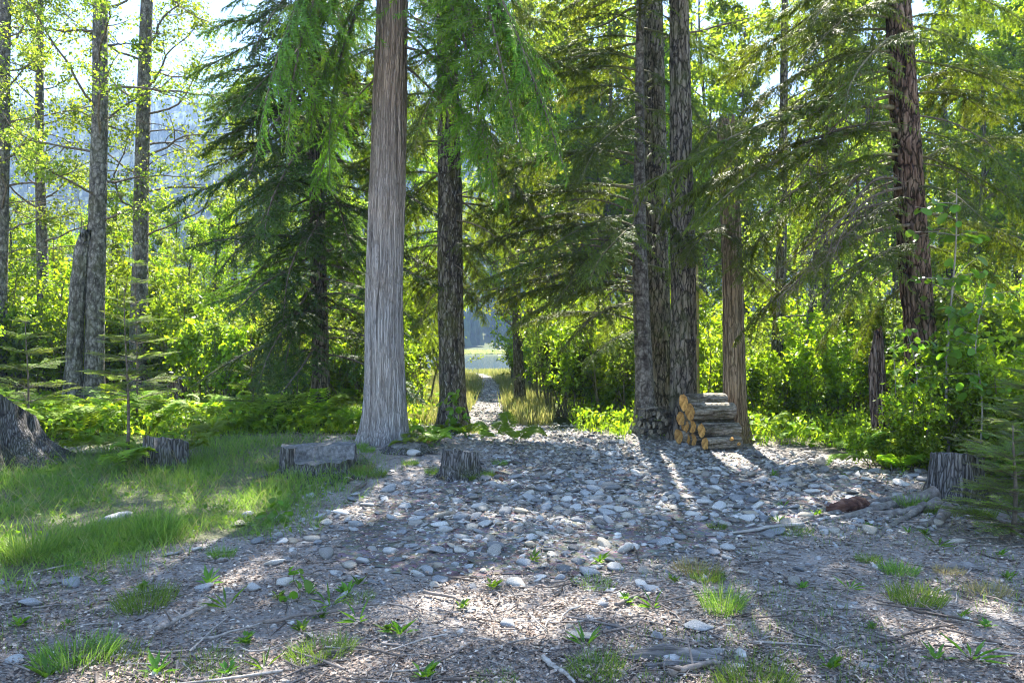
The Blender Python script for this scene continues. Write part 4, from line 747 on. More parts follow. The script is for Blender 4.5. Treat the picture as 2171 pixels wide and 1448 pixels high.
# ------------------------------------------------------------------ stumps
STUMPS = []
def stump(name, label, loc, r, h, seed, flare=.35, flare_h=.18, top=None, matn='stump_wood', sides=64, amp=.02, squash=1.0, style='furrow', cat='stump'):
    """polar side wall up to an uneven cut; top(x, y) gives the relative height of the cut"""
    t = thing(name, label, cat, loc); STUMPS.append(t); top = top or (lambda x, y: 1 + 0 * x)
    th = np.arange(sides) / sides * 2 * np.pi; nz = 30; zs = np.linspace(-.15, 1.0, nz) * h
    rad = np.full(nz, r); V, fs, tint = trunk_geo(zs, 0 * zs, 0 * zs, rad, sides, style, seed, flare, flare_h, 6, amp, lump=.28)
    V = V.reshape(nz, sides, 3); k = h * top(V[-1, :, 0] / r, V[-1, :, 1] / r) + .03 * fbm(np.cos(th) * 5, np.sin(th) * 5, seed, 3)
    V[..., 2] = np.where(V[..., 2] > 0, V[..., 2] * (k / h)[None], V[..., 2]); V[..., 1] *= squash
    obj('side', Geo().add(V, fs[:1], tint).mesh(name + '_side', M[matn]), t)
    rim = V[-1]; nr = 9; f = np.linspace(0, 1, nr); c = rim.mean(0)
    W = c[None, None] + (rim - c)[None] * f[:, None, None]; W[..., 2] = h * top(W[..., 0] / r, W[..., 1] / r / squash) + .012 * fbm(W[..., 0] * 30, W[..., 1] * 30, seed, 2) + .003; W[-1, :, 2] = rim[:, 2]
    i, j = np.meshgrid(np.arange(sides), np.arange(nr - 1)); i2 = (i + 1) % sides
    Q = np.stack([j * sides + i, j * sides + i2, (j + 1) * sides + i2, (j + 1) * sides + i], -1).reshape(-1, 4)
    obj('cut_top', Geo().add(W, [Q], .5).mesh(name + '_top', M['stump_top']), t); return t
def root(parent, base, pts, r0, matn='root_wood', name='root'):
    """pts: ground points (x, y) in world space; follows the ground"""
    pts = np.array(pts, float); s = np.linspace(0, 1, len(pts)); u = np.linspace(0, 1, 26)
    x = np.interp(u, s, pts[:, 0]); y = np.interp(u, s, pts[:, 1]); r = r0 * (1 - .75 * u) * (1 + .2 * fbm(u * 9, r0 * 50, 0, 2)); z = H(x, y) + r * .35 + np.interp(u, [0, .15, 1], [.06, .01, -.01])
    C = np.stack([x + .03 * fbm(u * 6, 1.0, 0, 2), y + .03 * fbm(u * 6, 5.0, 0, 2), z], -1) - np.array(base); V, f = tubes(C, r, 10)
    V = V + (np.array([.10, .10, .10]) * r0) * np.stack([fbm(V[:, 0] * 14 + k, V[:, 1] * 14, V[:, 2] * 14, 3) for k in (0, 9, 20)], -1)
    return obj(name, Geo().add(V, f, .5).mesh(name, M[matn]), parent)
q = G(-10, 985); t = stump('tree_stump', 'huge grey flared stump with sweeping roots behind tall grass', q - [0.12, 0, .05], .47, .80, 51, 1.2, .32, lambda x, y: 1 + .30 * np.clip(-y, -1, 1) + .08 * np.sin(4 * x), amp=.03, sides=90)
root(t, t.location, [(q[0] + .25, q[1] - .1), (q[0] + .6, q[1] - .35), (q[0] + 1.05, q[1] - .55)], .16, 'stump_wood'); root(t, t.location, [(q[0] + .1, q[1] - .35), (q[0] + .25, q[1] - .7), (q[0] + .2, q[1] - 1.1)], .15, 'stump_wood')
root(t, t.location, [(q[0] + .3, q[1] + .1), (q[0] + .75, q[1] + .15), (q[0] + 1.1, q[1] - .1)], .12, 'stump_wood')
q = G(352, 990); stump('tree_stump', 'dark split stump with a notch in its top half hidden by a fern', q, .24, .34, 52, .25, .1, lambda x, y: np.where(np.abs(x + .02) < .09, .45, 1.0 - .05 * x - .18 * y), amp=.022)
q = G(385, 868); stump('tree_stump', 'tall brown weathered stump standing deep in the bracken', q, .27, .74, 53, .12, .1, lambda x, y: 1 + .05 * np.sin(9 * x), 'snag_wood', amp=.04)
q = G(664, 1005); stump('tree_stump', 'low wide grey stump with a step sawn into its face left of the cedar', q + [0, .15, -.02], .44, .33, 54, .16, .12, lambda x, y: np.where((y < -.05 + .1 * x) & (x > -.45), .52, 1.0), amp=.025, squash=.85, sides=90)
q = G(976, 1008); stump('tree_stump', 'small upright grey stump with vertical cracks right of the cedar', q, .21, .29, 55, .3, .12, lambda x, y: 1 - .05 * x - .14 * y, amp=.03)
for o9, r9, n9 in [(STUMPS[1], .25, 4), (STUMPS[3], .42, 6), (STUMPS[4], .21, 5)]:
    c9 = o9.location
    for k in range(n9):
        a = -2.9 + 2.7 * (k + .5) / n9 + .3 * math.sin(k * 7); e = np.array([math.cos(a), math.sin(a)]); s9 = np.array(c9[:2])
        root(o9, c9, [s9 + e * r9 * .8, s9 + e * r9 * 1.35, s9 + e * r9 * 1.8 + np.array([.05 * math.sin(3 * k), 0])], .06, 'stump_wood')
b = P(2028, 1068, 7.5); b[2] = Hs(b[0], b[1]); t = stump('tree_stump', 'grey stump with long bare roots beside the young fir at the edge of the stones', b, .24, .40, 56, .25, .14, lambda x, y: 1 - .06 * x - .1 * y, amp=.018)
for pp, r in [([(1985, 1062), (1930, 1066), (1860, 1082), (1790, 1098), (1735, 1112)], .075), ([(1990, 1080), (1950, 1085), (1905, 1092), (1850, 1088), (1800, 1105)], .055), ([(2010, 1090), (1985, 1110), (1950, 1120), (1920, 1128)], .05), ([(1970, 1070), (1900, 1062), (1830, 1070), (1700, 1105), (1620, 1122)], .05), ([(1960, 1085), (1900, 1110), (1860, 1140), (1840, 1165)], .035)]:
    root(t, t.location, [G(*a)[:2] for a in pp], r)
q = G(862, 955); stump('root_knee', 'low grey hump of cedar root half buried at the foot of the cedar', q, .26, .16, 57, .5, .08, lambda x, y: 1 - .5 * (x * x + y * y), amp=.02, squash=.6, cat='root')
# ------------------------------------------------------------------ cut logs
def log_piece(px, py, d, diam_px, length, label, name='cut_log', ang=70, dz=0, group=None):
    c = P(px, py, d); r = diam_px / F * d / 2; c[2] = max(c[2], Hs(c[0], c[1]) + r * .9); t = thing(name, label, 'log', tuple(c), group); sd = int(px * 7 + py)
    ns, nl = 40, 26; th = np.arange(ns) / ns * 2 * np.pi; T, L = np.meshgrid(th, np.linspace(0, length, nl)); rr = r * (1 + .16 * fbm(np.cos(T) * 1.5 + sd, np.sin(T) * 1.5, L * 2, 2)) + .013 * fbm(np.cos(T) * 7 + sd, np.sin(T) * 7, L * 5, 3)
    V = np.stack([L, rr * np.cos(T), rr * np.sin(T)], -1); i, j = np.meshgrid(np.arange(ns), np.arange(nl - 1)); i2 = (i + 1) % ns
    Q = np.stack([j * ns + i, (j + 1) * ns + i, (j + 1) * ns + i2, j * ns + i2], -1).reshape(-1, 4)
    b = obj('bark', Geo().add(V, [Q], np.clip(.5 + 14 * (rr / r - 1), 0, 1).ravel()).mesh('log_bark', M['log_bark']), t)
    for e, nm in ((0, 'cut_face'), (nl - 1, 'cut_face')):
        rim = V[e] * np.array([1, .985, .985]) + np.array([-.004 if e == 0 else .004, 0, 0]); ct = rim.mean(0); W = np.concatenate([ct[None], (rim + ct) / 2, rim])
        k = np.arange(ns); k2 = (k + 1) % ns; tri = np.stack([0 * k, 1 + k2, 1 + k], -1); qd = np.stack([1 + k, 1 + k2, 1 + ns + k2, 1 + ns + k], -1)
        if e: tri, qd = tri[:, ::-1], qd[:, ::-1]
        obj(nm, Geo().add(W, [tri, qd]).mesh('cut_face', M['cut']), t)
    t.rotation_euler = (0, -dz, R(90 - ang)); return t
LOGS = [(1450, 853, 11.75, 35, .75, 'thick cut log lying topmost on the pile, orange sawn end'), (1463, 873, 11.6, 36, .78, 'thickest cut log in the second tier with a ragged orange end'),
        (1443, 887, 11.85, 30, .6, 'cut log with oval yellow end just under the topmost log'), (1453, 903, 11.8, 28, .6, 'slim cut log squeezed in the middle of the pile'),
        (1467, 903, 11.7, 31, .75, 'cut log in the middle tier right under the thickest log'), (1439, 925, 11.85, 31, .6, 'bottom corner log of the pile beside the grey trunk'),
        (1456, 931, 11.8, 27, .6, 'cracked ended log in the middle of the bottom row'), (1470, 932, 11.7, 26, .7, 'smooth ended log in the bottom row right of the cracked one'),
        (1488, 913, 11.45, 29, .66, 'cut log with narrow oval end resting on the lowest front log'), (1495, 940, 11.3, 25, .62, 'lowest front log of the pile with two short branch stubs')]
for a in LOGS: t = log_piece(*a)
for k, (u, w) in enumerate(((.42, .05), (.55, -.03))):
    V, f = tubes(np.array([[u, -.07, w], [u - .02, -.13, w + .02]]), [.028, .026], 10, True); obj('branch_stub', Geo().add(V, f).mesh('branch_stub', M['cut']), t)
# split firewood under the slim dark hemlock
rg = np.random.default_rng(3)
for px, py, w, h in [(1364, 877, 8, 17), (1371, 879, 6, 18), (1378, 876, 9, 15), (1386, 876, 8, 16), (1396, 880, 9, 19), (1405, 884, 9, 20), (1356, 897, 7, 15), (1366, 903, 6, 16), (1375, 902, 8, 15), (1386, 900, 7, 15), (1400, 902, 10, 17), (1412, 894, 9, 16), (1361, 914, 9, 12), (1380, 915, 10, 12), (1398, 915, 10, 12)]:
    d = 12.35 + rg.uniform(-.05, .08); c = P(px, py, d); hw, hh = w / F * d * .62, h / F * d * .56; c[2] = max(c[2], Hs(c[0], c[1]) + hh * .8)
    t = tag(obj('split_firewood', None, None, tuple(c)), 'grey split billet in the small firewood heap at the roots of the slim dark hemlock', 'firewood', 'split firewood heap'); n = 5
    a = np.sort(rg.uniform(0, 6.28, n) * .2 + np.arange(n) / n * 6.28); ring = np.stack([0 * a, np.cos(a) * hw, np.sin(a) * hh], -1); Ln = rg.uniform(.35, .5)
    V = np.concatenate([ring, ring * [1, .95, .95] + [Ln, 0, 0]]); k = np.arange(n); k2 = (k + 1) % n
    obj('bark', Geo().add(V, [np.stack([k, k + n, k2 + n, k2], -1), (k + n)[None, ::-1]], .3).mesh('billet', M['log_bark'], False), t)
    obj('split_face', Geo().add(ring * .97 - [.004, 0, 0], [k[None]], rg.uniform(.2, .7)).mesh('billet_face', M['split_wood'], False), t); t.rotation_euler = (0, 0, R(60 + rg.normal(0, 8)))
c = P(1384, 866, 12.3); V, f = tubes(np.array([[-.25, 0, 0], [0, .05, .005], [.22, .12, .01]]), [.02, .022, .02], 6, True)
tag(obj('wood_board', Geo().add(V, f).mesh('wood_board', M['log_bark']), None, tuple(c)), 'thin dark board lying across the top of the split firewood heap', 'board')
# ------------------------------------------------------------------ stones
def ico(sub):
    import bmesh
    bm = bmesh.new(); bmesh.ops.create_icosphere(bm, subdivisions=sub, radius=1.0); V = np.array([v.co[:] for v in bm.verts]); Fc = np.array([[v.index for v in f.verts] for f in bm.faces]); bm.free(); return V, Fc
I1, I2 = ico(1), ico(2)
keepf = I1[0][I1[1]][..., 2].mean(1) > -.45; I1 = (I1[0], I1[1][keepf])
def stone_shape(seed, base):
    V = base[0].copy(); rg = np.random.default_rng(seed); p = rg.uniform(1.5, 2.6); V = np.sign(V) * np.abs(V) ** (2 / p * .85); V = V / np.abs(V).max(0)
    V = V * (1 + .28 * fbm(V[:, :1] * 1.1 + seed, V[:, 1:2] * 1.1, V[:, 2:] * 1.1, 2) + .07 * fbm(V[:, :1] * 3 + seed, V[:, 1:2] * 3, V[:, 2:] * 3, 2))
    for _ in range(6 if seed % 3 else 10):                            # a few flat facets, as broken stones have
        nn = norm(rg.normal(size=3)); k = V @ nn; V = V - np.outer(np.maximum(k - rg.uniform(.42, .78), 0) * .97, nn)
    return V
SHAPES = [stone_shape(60 + i, I2) for i in range(12)]
SMESH = [Geo().add(v, [I2[1]], 0.0).mesh('stone', M['stone']) for v in SHAPES]
SMALL = [stone_shape(90 + i, I1) for i in range(10)]
rg = np.random.default_rng(21)
class Packer:
    def __init__(s, cell=.22): s.c, s.g = cell, {}
    def ok(s, x, y, r, slack=.80):
        i, j = int(x // s.c), int(y // s.c)
        for a in (-1, 0, 1):
            for b in (-1, 0, 1):
                for (u, v, w) in s.g.get((i + a, j + b), ()):
                    if (u - x) ** 2 + (v - y) ** 2 < ((w + r) * slack) ** 2: return False
        s.g.setdefault((i, j), []).append((x, y, r)); return True
pk = Packer()
def put_stone(x, y, a, b, c, rz, v, parent=None, sink=.25, tilt=.12):
    o = obj('stone', SMESH[v % 12], parent); o.location = (x, y, Hs(x, y) + c * (1 - sink) * .9); o.rotation_euler = (rg.normal(0, tilt), rg.normal(0, tilt), rz); o.scale = (a, b, c); return o
# hand placed single stones on the dirt, each a thing of its own
for px, py, w, h, lb in [(603, 1243, 44, 26, 'smooth pale blue round stone among leaf litter and weeds'), (62, 1288, 58, 26, 'broad whitish stone lying flat next to a grass tuft'), (150, 1244, 48, 28, 'lumpy pale stone on bare dirt below the lawn'),
                         (240, 1108, 76, 30, 'flat mossy boulder sunk in the long grass'), (430, 1254, 44, 20, 'flat cream stone next to a rounded brown one'), (1098, 1243, 50, 20, 'black slate like stone at the lower end of the stones'),
                         (1545, 1168, 42, 24, 'rounded olive grey stone with a paler one at its foot'), (1440, 1145, 36, 20, 'tan rounded stone at the edge of the stony patch'), (1995, 1116, 24, 24, 'round cream stone beside the bare stump root'), (1968, 1112, 30, 18, 'oval white stone leaning on the round cream stone'),
                         (845, 1162, 28, 17, 'bright white pebble on brown bark litter'), (765, 1196, 36, 22, 'tan rounded stone between bark chips'), (880, 968, 34, 24, 'tan wedge shaped stone on the mound below the cedar'), (1080, 1330, 40, 24, 'smooth grey stone half sunk in needle litter'),
                         (540, 1253, 34, 24, 'brown stone beside the smooth pale blue one'), (1490, 1338, 74, 22, 'long flat buff stone among bark chips'), (1230, 1357, 76, 18, 'low buff slab flush with the dirt'), (1850, 1420, 60, 18, 'flat pale slab in the twig litter'), (30, 1405, 50, 16, 'flat pale slab beside the lowest grass tuft'), (845, 1190, 44, 12, 'flat grey stone below the bright white pebble')]:
    q = G(px, py); a = w / F * q[1] / 2; c = h / F * q[1] / 2; pk.ok(q[0], q[1], a, 0.0)
    o = put_stone(q[0], q[1] + a * .4, a, a * .8, c * .8, rg.normal(0, .3), int(rg.integers(0, 12)), None, .3, .08); o.name = 'rock'; tag(o, lb, 'stone')
# stones of the path: the 300 that show largest are single stones, the rest one mass
cand = []
n = 150000; d = rg.uniform(3.6, 15.5, n); x = rg.uniform(-4.4, 6.4, n); dens = soft(path_edge, x, d, 1.5) ** 1.5; core = np.clip(1.25 - .8 * np.abs(fbm(x * .8, d * .8, 3., 3)) * 1.6, .2, 1)
sel = (rg.uniform(0, 1, n) < dens * core * np.clip((d - 3.9) / 3.0, .06, 1)); x, d = x[sel], d[sel]
r = np.clip(np.exp(rg.normal(-3.78, .52, len(x))), .011, .085); order = np.argsort(-r)
S = []
for i in order:
    if pk.ok(x[i], d[i], r[i], .60): S.append((x[i], d[i], r[i]))
    if len(S) > 13000: break
# scattered stones on the dirt around
n = 3600; xx = rg.uniform(-6.5, 7.0, n); dd = rg.uniform(2.6, 9.5, n); dens = np.clip(.35 + .8 * fbm(xx * .7, dd * .7, 9., 3), .04, 1) * np.where(lawn_mask(xx, dd), .05, 1) * np.where(path_edge(xx, dd), 0, 1) * np.where(xx > 2.2, .45, 1)
OUT = []
for i in np.where(rg.uniform(0, 1, n) < dens)[0]:
    rr = float(np.clip(np.exp(rg.normal(-3.75, .5)), .008, .075))
    if pk.ok(xx[i], dd[i], rr): OUT.append((xx[i], dd[i], rr))
S.sort(key=lambda s: -s[2] / s[1])
for (x, y, r) in S[:300]: put_stone(x, y, r * rg.uniform(.95, 1.3), r * rg.uniform(.7, 1.0), r * rg.uniform(.28, .52), rg.uniform(0, 6.28), int(rg.integers(0, 12)), path, .4, .2)
def stone_mass(name, lst, parent):
    g = Geo(); V0 = np.stack(SMALL); k = rg.integers(0, 10, len(lst)); a = np.array(lst); rz = rg.uniform(0, 6.28, len(a))
    sc = np.stack([a[:, 2] * rg.uniform(.95, 1.35, len(a)), a[:, 2] * rg.uniform(.7, 1.0, len(a)), a[:, 2] * rg.uniform(.28, .55, len(a))], -1)
    W = V0[k] * sc[:, None]; c, s = np.cos(rz)[:, None], np.sin(rz)[:, None]; tx, ty = rg.normal(0, .26, (2, len(a), 1))
    Xw = W[..., 0] * c - W[..., 1] * s; Yw = W[..., 0] * s + W[..., 1] * c; Zw = W[..., 2] + tx * Xw + ty * Yw
    V = np.stack([Xw + a[:, :1], Yw + a[:, 1:2], Zw + (H(a[:, 0], a[:, 1]) + sc[:, 2] * rg.uniform(.05, .6, len(a)))[:, None]], -1); nv = V.shape[1]
    fc = (I1[1][None] + (np.arange(len(a)) * nv)[:, None, None]).reshape(-1, 3); g.add(V, [fc], np.repeat(rg.uniform(0, 1, len(a)), nv))
    return obj(name, g.mesh(name, M['pebble'], False), parent)
stone_mass('gravel', S[300:], path)['kind'] = 'stuff'
pb = []
n = 9000; yy = rg.uniform(13.8, 40, n); _, tx, tw = trail_dist(0 * yy, yy); xx2 = tx + rg.uniform(-1, 1, n) * tw
pb = list(zip(xx2, yy, np.clip(np.exp(rg.normal(-3.5, .35, n)), .012, .07)))[:3500]
stone_mass('trail_gravel', pb, path)['kind'] = 'stuff'
tag(stone_mass('loose_pebbles', OUT, None), 'loose grey and tan pebbles scattered over the dirt', 'pebbles', kind='stuff')

# ------------------------------------------------------------------ litter, twigs, sticks
rg = np.random.default_rng(31)
def field(n, x0, x1, d0, d1):
    """points spread evenly in the picture sense: denser near the camera"""
    u = rg.uniform(0, 1, n); d = 1 / (1 / d1 + u * (1 / d0 - 1 / d1)); x = rg.uniform(x0, x1, n) * d; return x, d
x, y = field(180000, -1.05, 1.05, 2.3, 14.5)
kp = ~lawn_mask(x, y) & ((~path_edge(x, y)) | (rg.uniform(0, 1, len(x)) < .45)) & (fbm(x * 1.4, y * 1.4, 4., 3) > -.42 + .5 * rg.uniform(-1, .6, len(x))); x, y = x[kp], y[kp]; n = len(x)
L = rg.uniform(.012, .045, n) * (0.7 + .05 * y); a = rg.uniform(0, 6.28, n); D = np.stack([np.cos(a), np.sin(a), rg.normal(0, .18, n)], -1); N = norm(np.stack([rg.normal(0, .4, n), rg.normal(0, .4, n), np.ones(n)], -1))
V, f = leaves(np.stack([x, y, H(x, y) + rg.uniform(.002, .022, n) + np.where(path_edge(x, y), rg.uniform(0, .02, n), 0)], -1), norm(D), N, L, L * rg.uniform(.15, .7, n), .2)
tag(obj('leaf_litter', Geo().add(V, f, np.repeat(rg.uniform(0, 1, n), 4)).mesh('leaf_litter', M['litter'])), 'brown litter of dead leaves, bark chips and needles', 'leaf litter', kind='stuff')
x, y = field(17000, -1.05, 1.05, 2.3, 11.5); kp = ~lawn_mask(x, y) & ((~path_edge(x, y)) | (rg.uniform(0, 1, len(x)) < .15)) & (rg.uniform(0, 1, len(x)) < .35 + .9 * np.clip(fbm(x * .9, y * .9, 14., 3) + .3, 0, 1)); x, y = x[kp], y[kp]; n = len(x)
L = np.exp(rg.normal(-2.35, .6, n)); a = rg.uniform(0, 6.28, n); u = np.linspace(0, 1, 4); bend = rg.normal(0, .25, n)
aa = a[:, None] + bend[:, None] * u * 2; px_ = x[:, None] + np.cos(aa) * L[:, None] * u; py_ = y[:, None] + np.sin(aa) * L[:, None] * u; r = np.clip(L * .018, .0015, .006) * rg.uniform(.7, 1.5, n)
Pt = np.stack([px_, py_, H(px_, py_) + r[:, None] + rg.uniform(0.002, .02, n)[:, None] + rg.normal(0, .004, (n, 4))], -1); V, f = tubes(Pt, np.outer(r, [1, .95, .8, .5]), 4)
tag(obj('twig_litter', Geo().add(V, f, np.repeat(rg.uniform(0, .9, n), 16)).mesh('twig_litter', M['stick'])), 'fine dead twigs strewn over the dirt', 'twigs', kind='stuff')
def stick(pp, r, label, matn='stick', branches=0, name='stick', cat='stick'):
    W = np.array([G(*p)[:2] for p in pp]); s = np.linspace(0, 1, len(W)); u = np.linspace(0, 1, 22); x = np.interp(u, s, W[:, 0]); y = np.interp(u, s, W[:, 1])
    b = np.array([x[0], y[0], Hs(x[0], y[0])]); rr = r * (1 - .6 * u) * (1 + .25 * fbm(u * 8 + x[0], 1., 0, 2)); z = H(x, y) + rr + .008 + .012 * (fbm(u * 5 + y[0], 2., 0, 2) + .5)
    C = np.stack([x + .02 * fbm(u * 6 + r * 99, 1., 0, 2), y + .02 * fbm(u * 6, r * 77, 0, 2), z], -1) - b; g = Geo(); V, f = tubes(C, rr, 7, True); g.add(V, f, .5)
    o = tag(obj(name, g.mesh(name, M[matn]), None, tuple(b)), label, cat)
    for k in range(branches):
        m = 5 + k * 5; e = norm(np.array([rg.normal(), rg.normal(), .3])); V, f = tubes(C[m][None] + np.outer(np.linspace(0, .18, 4), e), rr[m] * np.array([.5, .4, .3, .2]), 4); obj('side_twig', Geo().add(V, f).mesh('side_twig', M[matn]), o)
stick([(540, 1332), (640, 1312), (740, 1302), (800, 1285)], .012, 'long dark knotted stick lying across the dirt below the weeds', branches=3)
stick([(745, 1050), (775, 1030), (783, 985), (762, 965)], .016, 'pale curved dead branch coming down from the cedar mound', branches=2)
stick([(690, 1395), (760, 1380), (850, 1402)], .012, 'lichen grey stick behind the bushy grass tuft')
stick([(330, 1345), (380, 1320), (425, 1300), (440, 1290)], .018, 'thick grey stick near the twin grass tufts', branches=1)
stick([(420, 1365), (520, 1340), (600, 1318)], .009, 'thin pale stick running towards the knotted one')
stick([(1150, 1405), (1185, 1430), (1215, 1460)], .016, 'pale short stick sticking out of the litter near the driftwood', 'pale_wood')
stick([(1305, 1290), (1340, 1275), (1378, 1260)], .014, 'brown broken stick in the sunny grass patch')
stick([(1420, 1440), (1470, 1425), (1530, 1415)], .02, 'grey forked stick below the driftwood slab', branches=2)
stick([(1335, 1155), (1350, 1175), (1352, 1195)], .012, 'short dark stick at the edge of the stones'); stick([(1425, 1115), (1460, 1140), (1490, 1148)], .012, 'bent stick lying over the stones')
stick([(1860, 1370), (1950, 1345), (2040, 1330)], .009, 'thin dark stick in the twiggy dirt'); stick([(1930, 1300), (2000, 1315), (2100, 1330)], .011, 'long grey stick in the twiggy dirt', branches=2)
stick([(1600, 1205), (1640, 1190), (1700, 1188)], .008, 'thin arched stick beside the flat stones'); stick([(1700, 1120), (1600, 1128), (1500, 1140)], .02, 'straight pale branch lying along the stones', 'pale_wood')
stick([(80, 1250), (60, 1225), (160, 1200), (240, 1192)], .010, 'thin twig below the lawn edge', branches=2); stick([(900, 1262), (960, 1275), (990, 1290)], .012, 'short curved stick on needle litter')
def slab(pp, w, hgt, label, matn, seed, name='wood_slab', cat='dead wood'):
    W = np.array([G(*p)[:2] for p in pp]); s = np.linspace(0, 1, len(W)); u = np.linspace(0, 1, 30); x = np.interp(u, s, W[:, 0]); y = np.interp(u, s, W[:, 1]); b = np.array([x[0], y[0], Hs(x[0], y[0])])
    pr = np.sin(np.clip(u, .02, .98) * math.pi) ** .45; C = np.stack([x, y, H(x, y) + .3 * hgt], -1) - b; V, f = tubes(C, pr * 1.0, 14, True); V = V.reshape(30, 14, 3); off = V - C[:, None]; off[..., 2] *= hgt; off[..., :2] *= w
    V = C[:, None] + off; nz = fbm(V[..., 0] * 5 + seed, V[..., 1] * 45, V[..., 2] * 30, 3); V[..., 2] += nz * hgt * .5; V[..., 1] += nz * w * .15
    return tag(obj(name, Geo().add(V, f, np.clip(.5 + nz, 0, 1).ravel()).mesh(name, M[matn]), None, tuple(b)), label, cat)
slab([(1325, 1398), (1420, 1390), (1530, 1402)], .05, .045, 'weathered grey driftwood slab with a frayed end', 'driftwood', 3)
slab([(1360, 1416), (1450, 1409), (1520, 1414)], .030, .022, 'narrow grey driftwood splinter beside the big slab', 'driftwood', 7)
slab([(1440, 1388), (1500, 1396), (1535, 1384)], .022, .03, 'curled grey bark strip lying on the driftwood slab', 'driftwood', 9)
slab([(1980, 1208), (2030, 1203), (2085, 1210)], .04, .035, 'bleached bark slab lying beside the grass tufts below the stump', 'driftwood', 4)
slab([(1755, 1086), (1800, 1080), (1840, 1072)], .08, .08, 'rotten red brown wood chunk lying in front of the stump roots', 'rot_wood', 5)
slab([(1045, 1000), (1058, 1010), (1066, 1022)], .035, .035, 'splintered orange wood chip beside the small upright stump', 'rot_wood', 6, 'wood_chip')
# ------------------------------------------------------------------ grass, ferns, low plants
rg = np.random.default_rng(41)
def blade_field(x, y, h0, h1, w, lean=.45):
    n = len(x); a = rg.uniform(0, 6.28, n); l = rg.uniform(h0, h1, n); D = norm(np.stack([np.cos(a) * lean * rg.uniform(.2, 1, n), np.sin(a) * lean * rg.uniform(.2, 1, n), np.ones(n)], -1))
    S = norm(np.cross(D, rg.normal(size=(n, 3)))); return blades(np.stack([x, y, H(x, y) - .01], -1), D, S, l, w * (1 + .03 * y), rg.uniform(.05, .45, n))
def stuff(name, parts, label, cat, m):
    g = Geo()
    for (V, f), per in parts: g.add(V, f, np.repeat(rg.uniform(0, 1, len(V) // per), per))
    return tag(obj(name, g.mesh(name, M[m])), label, cat, kind='stuff')
x, y = field(150000, -1.05, .02, 4.6, 13.5); kp = (rg.uniform(0, 1, len(x)) < soft(lawn_mask, x, y, .55) ** 1.2) & (fbm(x * 1.6, y * 1.6, 6., 3) > -.16 + rg.uniform(-.40, .30, len(x))); x, y = x[kp], y[kp]
hs = np.clip(.85 + 1.1 * fbm(x * 1.3, y * 1.3, 2.2, 3), .3, 1.9); V, f = blade_field(x, y, .08, .30, .0035, .7); Vr = V.reshape(-1, 5, 3); Vr[..., 2] = H(x, y)[:, None] + (Vr[..., 2] - H(x, y)[:, None]) * hs[:, None]
k9 = rg.uniform(0, 1, len(x)) < .07; xs9, ys9 = x[k9], y[k9]
stuff('lawn_straw', [(blade_field(xs9, ys9, .08, .30, .003, 1.3), 5)], 'dead straw lying among the lawn grass', 'straw', 'dry_grass')
k9 = rg.uniform(0, 1, len(x)) < .06; A9 = np.stack([x[k9], y[k9], H(x[k9], y[k9]) + rg.uniform(.02, .10, k9.sum())], -1)
tag(obj('lawn_herbs', leaf_geo(rg, A9, .045).mesh('lawn_herbs', M['sapling_leaf'])), 'small round leaved herbs among the lawn grass', 'herbs', kind='stuff')
stuff('lawn_grass', [((Vr.reshape(-1, 3), f), 5)], 'soft green grass growing between the stumps on the left', 'grass', 'grass')
x, y = field(40000, -1.05, 1.05, 2.4, 9.5); kp = (fbm(x * 1.1, y * 1.1, 33., 3) > .22 + rg.uniform(-.1, .15, len(x))) & ~path_edge(x, y) & ~lawn_mask(x, y)
stuff('thin_grass', [(blade_field(x[kp], y[kp], .03, .10, .0028), 5)], 'thin short grass sprouting from the dirt', 'grass', 'grass')
x, y = field(70000, -.24, .07, 14.6, 125); kp = (trail_dist(x, y)[0] > rg.uniform(-.08, .30, len(x))) & ~(path_edge(x, y) & (y < 16)) & (y > 14.6 + .8 * fbm(x, 2., 0, 2)) & (x < .055 * y); x, y = x[kp], y[kp]; V1 = blade_field(x, y, .2, .55, .010, .4)
stuff('meadow_grass', [(V1, 5)], 'tall yellow green meadow grass between the wood and the lake', 'grass', 'meadow')
x, y = field(42000, -1.05, 1.05, 11.8, 24); kp = ~path_edge(x, y) & (trail_dist(x, y)[0] > .2) & ((x > 1.2) | (x < -1.5)) & ~((x > 1.9) & (x < 3.9) & (y < 13.0)); x, y = x[kp], y[kp]; n = len(x)
A = np.stack([x, y, H(x, y) + rg.uniform(.02, .42, n)], -1); lg = leaf_geo(rg, A, .085); V1 = blade_field(x[::2], y[::2], .15, .5, .006)
lg.add(V1[0], V1[1], np.repeat(rg.uniform(0, 1, len(V1[0]) // 5), 5))
tag(obj('ground_cover', lg.mesh('ground_cover', M['fern_leaf'])), 'low green leafy undergrowth under the shrubs', 'undergrowth', kind='stuff')
x, y = field(16000, .42, 1.05, 6.5, 12); kp = (x > 5.2 + .3 * fbm(y, 1., 0, 2)) ; x, y = x[kp], y[kp]; n = len(x); lg = leaf_geo(rg, np.stack([x, y, H(x, y) + rg.uniform(.01, .22, n)], -1), .06)
tag(obj('low_herbs', lg.mesh('low_herbs', M['sapling_leaf'])), 'low green herbs around the stump and saplings on the right', 'herbs', kind='stuff')
